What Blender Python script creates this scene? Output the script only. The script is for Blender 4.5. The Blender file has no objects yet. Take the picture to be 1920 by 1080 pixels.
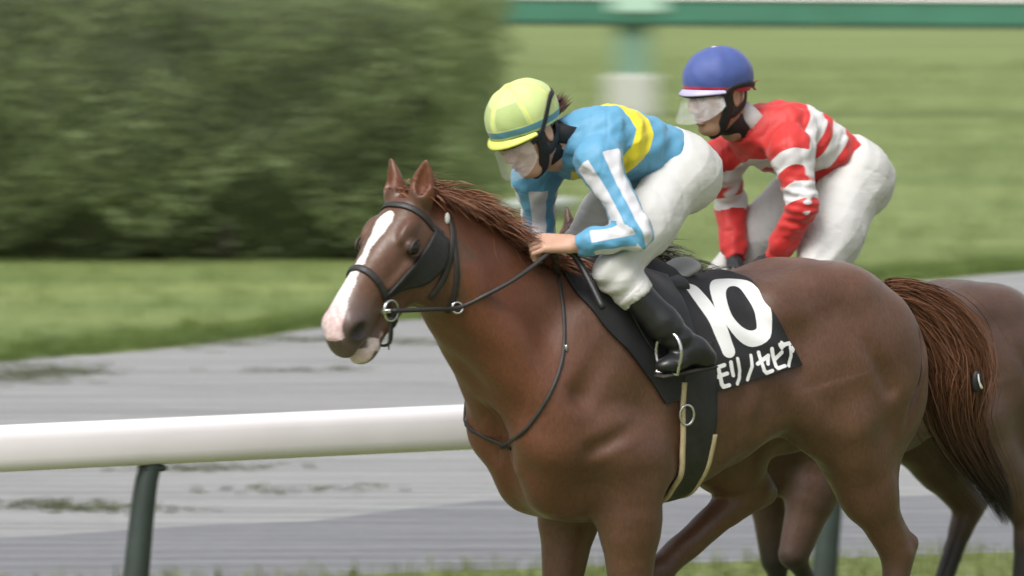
import bpy, math, random
import numpy as np
from mathutils import Vector, Matrix

random.seed(7); RNG = np.random.default_rng(11)
scene = bpy.context.scene
R = math.radians

# ------------------------------------------------------------------ camera
FPX = 12000.0                       # focal length in pixels of a 1920 px wide frame
CAM_H = 3.0
PITCH = math.atan(940 / FPX)
cam_data = bpy.data.cameras.new('camera')
cam = bpy.data.objects.new('camera', cam_data)
scene.collection.objects.link(cam)
cam.location = (0, 0, CAM_H)
cam.rotation_euler = (math.pi / 2 - PITCH, 0, 0)
cam_data.sensor_width = 36.0
cam_data.lens = 36.0 * FPX / 1920
cam_data.clip_start = 0.5
cam_data.clip_end = 3000
cam_data.dof.use_dof = True
cam_data.dof.focus_distance = 19.45
cam_data.dof.aperture_fstop = 5.6
cam_data.dof.aperture_ratio = 0.25
scene.camera = cam

# ------------------------------------------------------------------ overcast sky and soft sun
SUN_EL, SUN_AZ = R(58), R(215)
world = bpy.data.worlds.new('World'); scene.world = world
world.use_nodes = True
wn, wl = world.node_tree.nodes, world.node_tree.links
wn.clear()
sky = wn.new('ShaderNodeTexSky'); sky.sky_type = 'NISHITA'; sky.sun_disc = False
sky.sun_elevation = SUN_EL; sky.sun_rotation = SUN_AZ
sky.air_density = 1.6; sky.dust_density = 6.0; sky.ozone_density = 1.0
hs = wn.new('ShaderNodeHueSaturation'); hs.inputs['Saturation'].default_value = 0.22
bg = wn.new('ShaderNodeBackground'); bg.inputs['Strength'].default_value = 0.13
wo = wn.new('ShaderNodeOutputWorld')
wl.new(sky.outputs[0], hs.inputs['Color']); wl.new(hs.outputs[0], bg.inputs['Color']); wl.new(bg.outputs[0], wo.inputs['Surface'])
sun_d = bpy.data.lights.new('sun', 'SUN'); sun_d.energy = 1.3; sun_d.angle = R(25); sun_d.color = (1.0, 0.97, 0.93)
sun = bpy.data.objects.new('sun', sun_d); scene.collection.objects.link(sun)
# direction the light comes from
sdir = Vector((math.cos(SUN_EL) * math.sin(SUN_AZ), math.cos(SUN_EL) * math.cos(SUN_AZ), math.sin(SUN_EL)))
sun.rotation_euler = sdir.to_track_quat('Z', 'Y').to_euler(); sun.location = sdir * 60
vs = scene.view_settings
vs.view_transform = 'Standard'; vs.look = 'None'; vs.exposure = 0.45; vs.gamma = 1.0
scene.cycles.use_denoising = True
scene.cycles.max_bounces = 6; scene.cycles.transparent_max_bounces = 8

# ------------------------------------------------------------------ geometry of the viewing rays (used to measure real positions)
CAMP = np.array([0, 0, CAM_H]); cpi, spi = math.cos(PITCH), math.sin(PITCH)
def ray(px, py):
    x = (px - 960) / FPX; y = -(py - 540) / FPX
    d = np.array([x, cpi + y * spi, -spi + y * cpi]); return d / np.linalg.norm(d)
def ground(px, py, z=0.0):
    d = ray(px, py); return CAMP + d * ((z - CAM_H) / d[2])
def at_depth(px, py, Y):
    d = ray(px, py); return CAMP + d * (Y / d[1])
class Frame:
    def __init__(s, origin, theta):
        a = math.pi + theta; s.o = np.array(origin, float); s.theta = theta
        s.R = np.array([[math.cos(a), -math.sin(a), 0], [math.sin(a), math.cos(a), 0], [0, 0, 1]])
    def loc(s, P): return (np.asarray(P) - s.o) @ s.R
    def wor(s, L): return np.asarray(L) @ s.R.T + s.o
    def at(s, px, py, lat):
        d = ray(px, py) @ s.R; c = s.loc(CAMP); t = (lat - c[1]) / d[1]; return c + t * d

# ------------------------------------------------------------------ scene helpers
COL = scene.collection
def empty(name, loc=(0, 0, 0), rz=0.0):
    o = bpy.data.objects.new(name, None); COL.objects.link(o); o.empty_display_size = 0.2
    o.location = loc; o.rotation_euler = (0, 0, rz); return o
def tag(o, label=None, cat=None, group=None, kind=None):
    if label: o['label'] = label
    if cat: o['category'] = cat
    if group: o['group'] = group
    if kind: o['kind'] = kind
    return o
def mesh_obj(name, V, F, mat, parent=None, smooth=True, attrs=None):
    """V (n,3); F: (m,4) or (m,3) int array or list of tuples"""
    me = bpy.data.meshes.new(name)
    V = np.asarray(V, dtype=np.float32)
    if isinstance(F, np.ndarray):
        k = F.shape[1]; n = len(F)
        me.vertices.add(len(V)); me.vertices.foreach_set('co', V.ravel())
        me.loops.add(n * k); me.loops.foreach_set('vertex_index', F.astype(np.int32).ravel())
        me.polygons.add(n); me.polygons.foreach_set('loop_start', np.arange(0, n * k, k, dtype=np.int32))
        me.polygons.foreach_set('loop_total', np.full(n, k, dtype=np.int32))
        me.update(calc_edges=True)
    else:
        me.from_pydata([tuple(v) for v in V], [], [tuple(f) for f in F]); me.update()
    me.validate()
    me.polygons.foreach_set('use_smooth', np.full(len(me.polygons), smooth, dtype=bool))
    if attrs:
        for an, arr in attrs.items():
            a = me.attributes.new(an, 'FLOAT', 'POINT'); a.data.foreach_set('value', np.asarray(arr, dtype=np.float32))
    if mat is not None:
        me.materials.append(mat)
    o = bpy.data.objects.new(name, me); COL.objects.link(o)
    if parent is not None: o.parent = parent
    return o
def join_vf(parts):
    Vs, Fs, n = [], [], 0
    for V, F in parts:
        Vs.append(np.asarray(V, float)); Fs.append(np.asarray(F) + n); n += len(V)
    return np.concatenate(Vs), np.concatenate(Fs)
def unit(v):
    v = np.asarray(v, float); return v / (np.linalg.norm(v) + 1e-12)
def catmull(pts, n):
    P = np.asarray(pts, float); m = len(P)
    t = np.linspace(0, m - 1, n); i = np.clip(t.astype(int), 0, m - 2); f = (t - i)[:, None]
    p0, p1, p2, p3 = P[np.clip(i - 1, 0, m - 1)], P[i], P[i + 1], P[np.clip(i + 2, 0, m - 1)]
    return 0.5 * (2 * p1 + (p2 - p0) * f + (2 * p0 - 5 * p1 + 4 * p2 - p3) * f ** 2 + (3 * p1 - p0 - 3 * p2 + p3) * f ** 3)
def tube(pts, r, seg=8, flat=1.0, normals=None, closed=False):
    """tube along pts; r scalar or per point; flat<1 flattens along the normal"""
    P = np.asarray(pts, float); n = len(P); r = np.broadcast_to(np.asarray(r, float), (n,))
    T = np.gradient(P, axis=0)
    if closed: T = np.roll(P, -1, 0) - np.roll(P, 1, 0)
    T /= np.linalg.norm(T, axis=1)[:, None] + 1e-12
    if normals is None:
        N = np.zeros_like(P); ref = np.array([0, 0, 1.0]) if abs(T[0][2]) < .9 else np.array([1.0, 0, 0])
        v = ref - T[0] * ref.dot(T[0])
        for i in range(n):
            v = v - T[i] * v.dot(T[i]); v = v / (np.linalg.norm(v) + 1e-12); N[i] = v
    else:
        N = np.asarray(normals, float); N = N - T * (N * T).sum(1)[:, None]; N /= np.linalg.norm(N, axis=1)[:, None] + 1e-12
    B = np.cross(T, N)
    a = np.linspace(0, 2 * math.pi, seg, endpoint=False)
    V = (P[:, None] + r[:, None, None] * (flat * np.cos(a)[None, :, None] * N[:, None] + np.sin(a)[None, :, None] * B[:, None])).reshape(-1, 3)
    F = []
    for i in range(n if closed else n - 1):
        j = (i + 1) % n
        for k in range(seg):
            l = (k + 1) % seg
            F.append((i * seg + k, i * seg + l, j * seg + l, j * seg + k))
    F = np.array(F)
    if not closed:
        c0, c1 = len(V), len(V) + 1
        V = np.concatenate([V, P[:1], P[-1:]])
        caps = [(c0, (k + 1) % seg, k, k) for k in range(seg)] + [(c1, (n - 1) * seg + k, (n - 1) * seg + (k + 1) % seg, (n - 1) * seg + (k + 1) % seg) for k in range(seg)]
        F = [tuple(f) for f in F] + [(a_, b_, c_) for a_, b_, c_, _ in caps]
        return V, F
    return V, [tuple(f) for f in F]
def join_list(parts):
    Vs, Fs, n = [], [], 0
    for V, F in parts:
        Vs.append(np.asarray(V, float)); Fs += [tuple(int(i) + n for i in f) for f in F]; n += len(V)
    return np.concatenate(Vs), Fs
def box_vf(c, s, Rm=None, bevel=0.0):
    c = np.asarray(c, float); hx, hy, hz = np.asarray(s, float) / 2
    if bevel <= 0:
        V = np.array([(x, y, z) for x in (-hx, hx) for y in (-hy, hy) for z in (-hz, hz)])
        F = [(0, 1, 3, 2), (4, 6, 7, 5), (0, 4, 5, 1), (2, 3, 7, 6), (0, 2, 6, 4), (1, 5, 7, 3)]
    else:
        b = min(bevel, hx * .9, hy * .9, hz * .9)
        prof = [(-hx, -hy), (hx, -hy), (hx, hy), (-hx, hy)]
        ring = []
        for (x, y) in prof:
            sx, sy = np.sign(x), np.sign(y)
            pts = [(x - sx * b, y), (x, y - sy * b)]
            if sx * sy > 0: pts = pts[::-1] if (sx > 0) else pts[::-1]
            ring.append(pts)
        order = [(-hx + b, -hy), (hx - b, -hy), (hx, -hy + b), (hx, hy - b), (hx - b, hy), (-hx + b, hy), (-hx, hy - b), (-hx, -hy + b)]
        V = []
        for z, k in ((-hz, 1), (-hz + b, 0), (hz - b, 0), (hz, 1)):
            for (x, y) in order:
                f = (1 - b / max(hx, hy) * k) if k else 1
                V.append((x * (1 - k * b / hx), y * (1 - k * b / hy), z))
        V = np.array(V); F = []
        for r_ in range(3):
            for i in range(8):
                j = (i + 1) % 8; F.append((r_ * 8 + i, r_ * 8 + j, (r_ + 1) * 8 + j, (r_ + 1) * 8 + i))
        F.append(tuple(range(7, -1, -1))); F.append(tuple(range(24, 32)))
    if Rm is not None: V = V @ np.asarray(Rm).T
    return V + c, F

# ------------------------------------------------------------------ materials
def new_mat(name):
    m = bpy.data.materials.new(name); m.use_nodes = True
    nt = m.node_tree; nt.nodes.clear()
    out = nt.nodes.new('ShaderNodeOutputMaterial'); b = nt.nodes.new('ShaderNodeBsdfPrincipled')
    nt.links.new(b.outputs[0], out.inputs['Surface'])
    return m, nt, b
def lk(nt, a, b): nt.links.new(a, b)
def noise(nt, scale, detail=4, rough=.55, stretch=None, coord='Object', rot=None):
    tc = nt.nodes.new('ShaderNodeTexCoord'); n = nt.nodes.new('ShaderNodeTexNoise')
    n.inputs['Scale'].default_value = scale; n.inputs['Detail'].default_value = detail; n.inputs['Roughness'].default_value = rough
    if stretch or rot:
        mp = nt.nodes.new('ShaderNodeMapping')
        if stretch: mp.inputs['Scale'].default_value = stretch
        if rot: mp.inputs['Rotation'].default_value = rot
        mp.vector_type = 'POINT'
        lk(nt, tc.outputs[coord], mp.inputs[0]); lk(nt, mp.outputs[0], n.inputs['Vector'])
    else:
        lk(nt, tc.outputs[coord], n.inputs['Vector'])
    return n.outputs['Fac']
def ramp(nt, fac, stops):
    r = nt.nodes.new('ShaderNodeValToRGB'); el = r.color_ramp.elements
    while len(el) < len(stops): el.new(0.5)
    for e, (p, c) in zip(el, stops):
        e.position = p; e.color = (*c, 1) if len(c) == 3 else c
    lk(nt, fac, r.inputs[0]); return r.outputs[0]
def mixc(nt, fac, a, b, mode='MIX'):
    m = nt.nodes.new('ShaderNodeMix'); m.data_type = 'RGBA'; m.blend_type = mode
    for sock, v in ((m.inputs[0], fac), (m.inputs[6], a), (m.inputs[7], b)):
        if isinstance(v, (int, float)): sock.default_value = v
        elif isinstance(v, tuple): sock.default_value = (*v, 1) if len(v) == 3 else v
        else: lk(nt, v, sock)
    return m.outputs[2]
def maprange(nt, v, a, b, c=0., d=1.):
    m = nt.nodes.new('ShaderNodeMapRange'); m.inputs[1].default_value = a; m.inputs[2].default_value = b
    m.inputs[3].default_value = c; m.inputs[4].default_value = d; lk(nt, v, m.inputs[0]); return m.outputs[0]
def attr(nt, name):
    a = nt.nodes.new('ShaderNodeAttribute'); a.attribute_name = name; return a.outputs['Fac']
def math_n(nt, op, a, b=0.0):
    m = nt.nodes.new('ShaderNodeMath'); m.operation = op
    for s, v in ((m.inputs[0], a), (m.inputs[1], b)):
        if isinstance(v, (int, float)): s.default_value = v
        else: lk(nt, v, s)
    return m.outputs[0]
def bump(nt, b, h, strength=.3, dist=.01):
    n = nt.nodes.new('ShaderNodeBump'); n.inputs['Strength'].default_value = strength; n.inputs['Distance'].default_value = dist
    lk(nt, h, n.inputs['Height']); lk(nt, n.outputs[0], b.inputs['Normal']); return n
def simple(name, col, rough=.5, metal=0., var=.15, scale=20., bumpk=0., spec=.5):
    m, nt, b = new_mat(name)
    n = noise(nt, scale)
    c = ramp(nt, n, [(.3, tuple(x * (1 - var) for x in col)), (.7, tuple(min(1, x * (1 + var)) for x in col))])
    lk(nt, c, b.inputs['Base Color']); b.inputs['Roughness'].default_value = rough; b.inputs['Metallic'].default_value = metal
    b.inputs['Specular IOR Level'].default_value = spec
    if bumpk: bump(nt, b, noise(nt, scale * 4), bumpk, .004)
    return m

# ------------------------------------------------------------------ signed distance modelling
class Field:
    def __init__(s, lo, hi, h):
        s.lo = np.asarray(lo, float); s.h = h
        s.n = np.ceil((np.asarray(hi) - s.lo) / h).astype(int) + 1
        s.D = np.full(s.n, 0.5, dtype=np.float32)
    def _box(s, lo, hi):
        a = np.clip(np.floor((lo - s.lo) / s.h).astype(int), 0, s.n); b = np.clip(np.ceil((hi - s.lo) / s.h).astype(int) + 1, 0, s.n)
        return a, b
    def _pts(s, a, b):
        ax = [(s.lo[i] + s.h * np.arange(a[i], b[i])).astype(np.float32) for i in range(3)]
        G = np.meshgrid(*ax, indexing='ij'); return np.stack(G, -1)
    def op(s, prim, k=0.02, mode='add', pad=None):
        fn, lo, hi = prim
        pad = (k + 3 * s.h) if pad is None else pad
        a, b = s._box(np.asarray(lo) - pad, np.asarray(hi) + pad)
        if np.any(b - a < 1): return
        sl = tuple(slice(a[i], b[i]) for i in range(3))
        d = fn(s._pts(a, b)).astype(np.float32); D = s.D[sl]
        if mode == 'add':
            h = np.clip(.5 + .5 * (D - d) / k, 0, 1); s.D[sl] = D * (1 - h) + d * h - k * h * (1 - h)
        elif mode == 'sub':
            d = -d; h = np.clip(.5 - .5 * (D - d) / k, 0, 1); s.D[sl] = D * (1 - h) + d * h + k * h * (1 - h)
    def add(s, prim, k=.02): s.op(prim, k, 'add')
    def sub(s, prim, k=.02): s.op(prim, k, 'sub')
    def apply(s, fn):
        """D = fn(D, P), slab by slab"""
        for i in range(0, s.n[0], 32):
            a = np.array([i, 0, 0]); b = np.array([min(i + 32, s.n[0]), s.n[1], s.n[2]])
            P = s._pts(a, b); s.D[i:b[0]] = fn(s.D[i:b[0]], P).astype(np.float32)
    def sample(s, P):
        q = (np.asarray(P, float) - s.lo) / s.h; q = np.clip(q, 0, s.n - 1.001); i = q.astype(int); f = q - i
        x, y, z = i[..., 0], i[..., 1], i[..., 2]; fx, fy, fz = f[..., 0], f[..., 1], f[..., 2]; D = s.D
        c = lambda dx, dy, dz: D[x + dx, y + dy, z + dz]
        return ((c(0,0,0)*(1-fx)+c(1,0,0)*fx)*(1-fy)+(c(0,1,0)*(1-fx)+c(1,1,0)*fx)*fy)*(1-fz) + ((c(0,0,1)*(1-fx)+c(1,0,1)*fx)*(1-fy)+(c(0,1,1)*(1-fx)+c(1,1,1)*fx)*fy)*fz
    def grad(s, P, e=None):
        e = e or s.h; P = np.asarray(P, float); g = np.stack([s.sample(P + np.eye(3)[i] * e) - s.sample(P - np.eye(3)[i] * e) for i in range(3)], -1)
        return g / (np.linalg.norm(g, axis=-1, keepdims=True) + 1e-12)
    def cast(s, o, d, tmax=30., t0=0., step=None):
        """first surface point along a ray (local coordinates)"""
        o = np.asarray(o, float); d = unit(d); ts = np.arange(t0, tmax, (step or s.h * .7)); P = o + d * ts[:, None]
        ins = np.all((P > s.lo) & (P < s.lo + s.h * (s.n - 1)), axis=1)
        v = np.where(ins, s.sample(P), 1.0); idx = np.where(v < 0)[0]
        if len(idx) == 0: return None
        i = idx[0]; a, b = ts[max(i - 1, 0)], ts[i]
        for _ in range(12):
            m = (a + b) / 2
            if s.sample(o + d * m) < 0: b = m
            else: a = m
        return o + d * b
    def mesh(s, smooth=2):
        D = s.D; ins = D < 0; h = s.h
        cnt = np.zeros(np.array(D.shape) - 1, dtype=np.int8)
        off = [(i, j, k) for i in (0, 1) for j in (0, 1) for k in (0, 1)]
        nx, ny, nz = D.shape
        for (i, j, k) in off: cnt += ins[i:nx - 1 + i, j:ny - 1 + j, k:nz - 1 + k]
        act = np.argwhere((cnt > 0) & (cnt < 8)); idx = np.full(cnt.shape, -1, dtype=np.int32); idx[act[:, 0], act[:, 1], act[:, 2]] = np.arange(len(act))
        acc = np.zeros((len(act), 3)); num = np.zeros(len(act))
        val = {o: D[act[:, 0] + o[0], act[:, 1] + o[1], act[:, 2] + o[2]] for o in off}
        for o in off:
            for ax in range(3):
                if o[ax] == 0:
                    o2 = list(o); o2[ax] = 1; o2 = tuple(o2); a, b = val[o], val[o2]
                    m = (a < 0) != (b < 0); t = np.where(m, a / (a - b + 1e-12), 0)
                    p = np.tile(np.array(o, float), (len(act), 1)); p[:, ax] = t
                    acc += p * m[:, None]; num += m
        V = s.lo + h * (act + acc / num[:, None])
        Fs = []
        for ax in range(3):
            sl0 = [slice(1, -1)] * 3; sl1 = [slice(1, -1)] * 3
            sl0[ax] = slice(0, D.shape[ax] - 1); sl1[ax] = slice(1, D.shape[ax])
            A, B = ins[tuple(sl0)], ins[tuple(sl1)]
            e = np.argwhere(A != B); base = e.copy()
            for q in range(3):
                if q != ax: base[:, q] += 1
            u, v = (ax + 1) % 3, (ax + 2) % 3
            def cell(du, dv):
                c = base.copy(); c[:, u] += du; c[:, v] += dv; return idx[c[:, 0], c[:, 1], c[:, 2]]
            q = np.stack([cell(-1, -1), cell(0, -1), cell(0, 0), cell(-1, 0)], 1)
            flip = ~A[e[:, 0], e[:, 1], e[:, 2]]
            q[flip] = q[flip][:, ::-1]; Fs.append(q)
        F = np.concatenate(Fs); F = F[(F >= 0).all(1)]
        for _ in range(smooth):
            S = np.zeros_like(V); c = np.zeros(len(V))
            for a, b in ((0, 1), (1, 2), (2, 3), (3, 0)):
                for p, q in ((a, b), (b, a)):
                    for d in range(3): S[:, d] += np.bincount(F[:, p], V[F[:, q], d], minlength=len(V))
                    c += np.bincount(F[:, p], minlength=len(V))
            V = V * .4 + .6 * S / np.maximum(c, 1)[:, None]
        if smooth:
            g = s.grad(V); V = V - g * np.clip(s.sample(V), -h, h)[:, None] * .9
        return V, F

def cone(p1, p2, r1, r2):
    p1, p2 = np.asarray(p1, float), np.asarray(p2, float); ba = p2 - p1; L2 = ba.dot(ba) + 1e-9
    def fn(P):
        pa = P - p1.astype(np.float32); t = np.clip((pa @ ba.astype(np.float32)) / L2, 0, 1)
        return np.linalg.norm(pa - t[..., None] * ba.astype(np.float32), axis=-1) - (r1 + (r2 - r1) * t)
    r = max(r1, r2); return fn, np.minimum(p1, p2) - r, np.maximum(p1, p2) + r
def basis(x=None, z=None):
    """columns = local axes; x main axis, z hint"""
    x = unit(x); z = np.asarray(z if z is not None else (0, 0, 1), float); z = z - x * z.dot(x)
    if np.linalg.norm(z) < 1e-5: z = np.array([0, 1.0, 0]) - x * x[1]
    z = unit(z); return np.stack([x, np.cross(z, x), z], 1)
def ell(c, r, M=None):
    c = np.asarray(c, float); r = np.asarray(r, float); M = np.eye(3) if M is None else M
    def fn(P):
        q = (P - c.astype(np.float32)) @ M.astype(np.float32)
        k0 = np.linalg.norm(q / r.astype(np.float32), axis=-1); k1 = np.linalg.norm(q / (r * r).astype(np.float32), axis=-1)
        return k0 * (k0 - 1) / (k1 + 1e-6)
    e = np.sqrt(((M * r) ** 2).sum(1)); return fn, c - e, c + e
def loft(o, x, z, rows, p=2.0):
    """rows: s, cy, cz, a(half width), bu(up), bd(down); frame origin o, axis x, up z"""
    o = np.asarray(o, float); M = basis(x, z); T = np.asarray(rows, float)
    ss = np.linspace(T[0, 0], T[-1, 0], 160)
    def smooth_col(c):
        y = np.interp(ss, T[:, 0], T[:, c]); ker = np.hanning(19); ker /= ker.sum()
        yp = np.concatenate([2 * y[0] - y[9:0:-1], y, 2 * y[-1] - y[-2:-11:-1]]); return np.convolve(yp, ker, 'valid')
    C = [smooth_col(c) for c in range(1, 6)]
    def fn(P):
        q = (P - o.astype(np.float32)) @ M.astype(np.float32)
        s = q[..., 0]; f = np.clip((s - ss[0]) / (ss[1] - ss[0]), 0, 158.999); i = f.astype(np.int32); f = f - i
        cy, cz, a, bu, bd = [(c[i] * (1 - f) + c[i + 1] * f).astype(np.float32) for c in C]
        dy = q[..., 1] - cy; dz = q[..., 2] - cz; b = np.where(dz > 0, bu, bd)
        if p == 2.0: k = np.sqrt((dy / a) ** 2 + (dz / b) ** 2)
        else: k = (np.abs(dy / a) ** p + np.abs(dz / b) ** p) ** (1 / p)
        d = (k - 1) * np.minimum(a, b)
        over = np.maximum(ss[0] - s, s - ss[-1]); d = np.where(over > 0, np.sqrt(np.maximum(d, 0) ** 2 + over ** 2) + np.minimum(d, 0) * 0, d)
        return d
    cs = []
    for r in T:
        for sy in (-1, 1):
            cs.append(o + M @ np.array([r[0], r[1] + sy * r[3], r[2] + r[4]])); cs.append(o + M @ np.array([r[0], r[1] + sy * r[3], r[2] - r[5]]))
    cs = np.array(cs); return fn, cs.min(0), cs.max(0)
def hsin(P, k, ph=0.): return np.sin(P[..., 0] * k[0] + P[..., 1] * k[1] + P[..., 2] * k[2] + ph)
# ================================================================== THE SETTING
# ------------------------------------------------------------------ ground sheets
TRACK_ANG = R(22)                       # the course runs to the right and away
def mat_lawn():
    m, nt, b = new_mat('lawn')
    fine = noise(nt, 9.0, 6, .65); big = noise(nt, .55, 3, .5, stretch=(.35, 1.6, 1), rot=(0, 0, R(-4)))
    c = ramp(nt, fine, [(.25, (.115, .155, .045)), (.75, (.215, .265, .095))])
    c2 = ramp(nt, big, [(.3, (.72, .80, .62)), (.7, (1.25, 1.2, 1.15))])
    lk(nt, mixc(nt, 1.0, c, c2, 'MULTIPLY'), b.inputs['Base Color']); b.inputs['Roughness'].default_value = .75
    bump(nt, b, noise(nt, 60, 3), .5, .03); return m
def mat_turf():
    m, nt, b = new_mat('turf')
    c = ramp(nt, noise(nt, 7.0, 6, .6), [(.25, (.085, .115, .028)), (.75, (.19, .22, .07))])
    lk(nt, c, b.inputs['Base Color']); b.inputs['Roughness'].default_value = .75; bump(nt, b, noise(nt, 70, 3), .5, .03); return m
def mat_sand(name, dark, light, puddle):
    m, nt, b = new_mat(name)
    ruts = noise(nt, 1.0, 5, .6, stretch=(.45, 9.0, 1), rot=(0, 0, -TRACK_ANG))
    grain = noise(nt, 26, 5, .7, stretch=(.5, 2, 1), rot=(0, 0, -TRACK_ANG)); patch = noise(nt, .8, 3, .5, stretch=(.35, 2.2, 1), rot=(0, 0, -TRACK_ANG))
    c = ramp(nt, ruts, [(.3, dark), (.62, light)])
    c = mixc(nt, .5, c, ramp(nt, grain, [(.3, (.55, .55, .55)), (.7, (1.3, 1.3, 1.3))]), 'MULTIPLY')
    wet = maprange(nt, patch, puddle, puddle + .10)
    c = mixc(nt, math_n(nt, 'MULTIPLY', wet, .35), c, (.27, .275, .28))
    lk(nt, c, b.inputs['Base Color'])
    lk(nt, maprange(nt, wet, 0, 1, .62, .30), b.inputs['Roughness'])
    h = math_n(nt, 'MULTIPLY', math_n(nt, 'ADD', ruts, math_n(nt, 'MULTIPLY', grain, .4)), math_n(nt, 'SUBTRACT', 1.0, wet))
    bump(nt, b, h, .6, .03); return m

def sheet(name, poly, z, mat, cell=None):
    poly = [(p[0], p[1], z) for p in poly]
    o = mesh_obj(name, poly, [tuple(range(len(poly)))], mat, smooth=False); return tag(o, kind='structure')
# edge lines of the course, measured on the ground (x, y in metres)
EDGE_A = [(-40, 13.0), (-12, 20.95), (-.29, 24.27), (2.01, 24.92), (14, 28.3), (60, 41)]            # turf | wet track
EDGE_B = [(-40, 14.5), (-12, 21.9), (-2.03, 25.27), (-.07, 26.75), (1.78, 27.0), (14, 31.5), (60, 47)]  # wet track | sand
EDGE_C = [(-40, 14.8), (-12, 24.0), (-6, 29.8), (-2.67, 33.2), (-1.9, 34.1), (-1.03, 35.4), (.6, 37.1), (3.18, 39.5), (14, 46), (60, 62)]  # sand | lawn
tag(mesh_obj('ground', [(-900, -200, 0), (900, -200, 0), (900, 1800, 0), (-900, 1800, 0)], [(0, 1, 2, 3)], mat_lawn(), smooth=False), kind='structure')
sheet('turf_course', [(60, 2), (60, 41)] + EDGE_A[::-1][1:] + [(-40, 2)], .012, mat_turf())
M_wet = mat_sand('wet_track_sand', (.128, .131, .141), (.195, .198, .212), .58)
M_sand = mat_sand('track_sand', (.200, .201, .203), (.300, .301, .302), .54)
def band(name, e0, e1, z, mat):
    # strip between two edge lines, with a ragged far edge
    def dens(e, n=240, rag=.0):
        e = np.array(e); t = np.concatenate([[0], np.cumsum(np.hypot(*np.diff(e, axis=0).T))]); u = np.linspace(0, t[-1], n)
        x = np.interp(u, t, e[:, 0]); y = np.interp(u, t, e[:, 1])
        return np.stack([x, y + rag * (np.sin(u * 2.1) + .6 * np.sin(u * 5.3 + 1) + .4 * np.sin(u * 11.7 + 2))], 1)
    a, b_ = dens(e0), dens(e1, rag=.10); n = len(a); rows = 7
    V = np.concatenate([np.c_[a + (b_ - a) * (r / (rows - 1)), np.full(n, z)] for r in range(rows)])
    F = np.array([(r * n + i, r * n + i + 1, (r + 1) * n + i + 1, (r + 1) * n + i) for r in range(rows - 1) for i in range(n - 1)])
    return tag(mesh_obj(name, V, F, mat), kind='structure')
band('sand_track', EDGE_A, EDGE_C, .004, M_sand)
band('wet_track', EDGE_A, EDGE_B, .008, M_wet)

# ------------------------------------------------------------------ leaf and blade masses
def blades(spots, length, width, lean, seed=1):
    rng = np.random.default_rng(seed); n = len(spots); S = np.asarray(spots, float)
    a = rng.uniform(0, 2 * math.pi, n); L = length * rng.uniform(.5, 1.3, n); W = width * rng.uniform(.6, 1.3, n)
    dx = np.stack([np.cos(a), np.sin(a), np.zeros(n)], 1); ln = lean * rng.uniform(-.2, 1.2, n); d2 = np.stack([-np.sin(a), np.cos(a), np.zeros(n)], 1)
    mid = S + d2 * (ln * L * .35)[:, None] + np.array([0, 0, 1]) * (L * .6)[:, None]; tip = S + d2 * (ln * L)[:, None] + np.array([0, 0, 1]) * (L * np.sqrt(np.maximum(1 - ln ** 2, .2)))[:, None]
    w = (dx * W[:, None] / 2)
    V = np.stack([S - w, S + w, mid + w * .8, mid - w * .8, tip], 1).reshape(-1, 3); b = np.arange(n)[:, None] * 5
    F = np.concatenate([b + np.array([[0, 1, 2]]), b + np.array([[0, 2, 3]]), b + np.array([[3, 2, 4]])]); return V, F
def mat_blade(name, c0, c1):
    m, nt, b = new_mat(name)
    oi = nt.nodes.new('ShaderNodeNewGeometry'); c = ramp(nt, oi.outputs['Random Per Island'], [(0, c0), (1, c1)])
    lk(nt, c, b.inputs['Base Color']); b.inputs['Roughness'].default_value = .55
    b.inputs['Subsurface Weight'].default_value = 0.0
    tr = nt.nodes.new('ShaderNodeBsdfTranslucent'); lk(nt, c, tr.inputs[0]); mx = nt.nodes.new('ShaderNodeMixShader'); mx.inputs[0].default_value = .42
    out = [n for n in nt.nodes if n.type == 'OUTPUT_MATERIAL'][0]
    lk(nt, b.outputs[0], mx.inputs[1]); lk(nt, tr.outputs[0], mx.inputs[2]); lk(nt, mx.outputs[0], out.inputs['Surface']); return m
M_blade = mat_blade('turf_blades', (.085, .12, .028), (.25, .29, .085))
n = 42000
bx = RNG.uniform(-4.5, 6.5, n); by = RNG.uniform(19.5, 27.5, n)
yA = np.interp(bx, [e[0] for e in EDGE_A], [e[1] for e in EDGE_A])
keep = by < yA + RNG.normal(0, .05, n); sp = np.c_[bx, by, np.full(n, .012)][keep]
tag(mesh_obj('grass', *blades(sp, .075, .007, .6, 3), M_blade), 'short green racecourse turf under the galloping horses', 'grass', kind='stuff')
n = 30000
bx = RNG.uniform(-7, 8, n); by = 30 + RNG.uniform(0, 1, n) ** 1.5 * 40
yC = np.interp(bx, [e[0] for e in EDGE_C], [e[1] for e in EDGE_C])
near = RNG.uniform(0, 1, n) < .35; by = np.where(near, yC + np.abs(RNG.normal(0, .5, n)), by)
keep = by > yC + RNG.normal(0, .09, n); sp = np.c_[bx, by, np.full(n, .0)][keep]
tag(mesh_obj('lawn_grass', *blades(sp, .09, .014, .7, 4), mat_blade('lawn_blades', (.08, .13, .026), (.20, .27, .07))), 'mown infield lawn grass behind the grey track', 'grass', kind='stuff')
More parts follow.
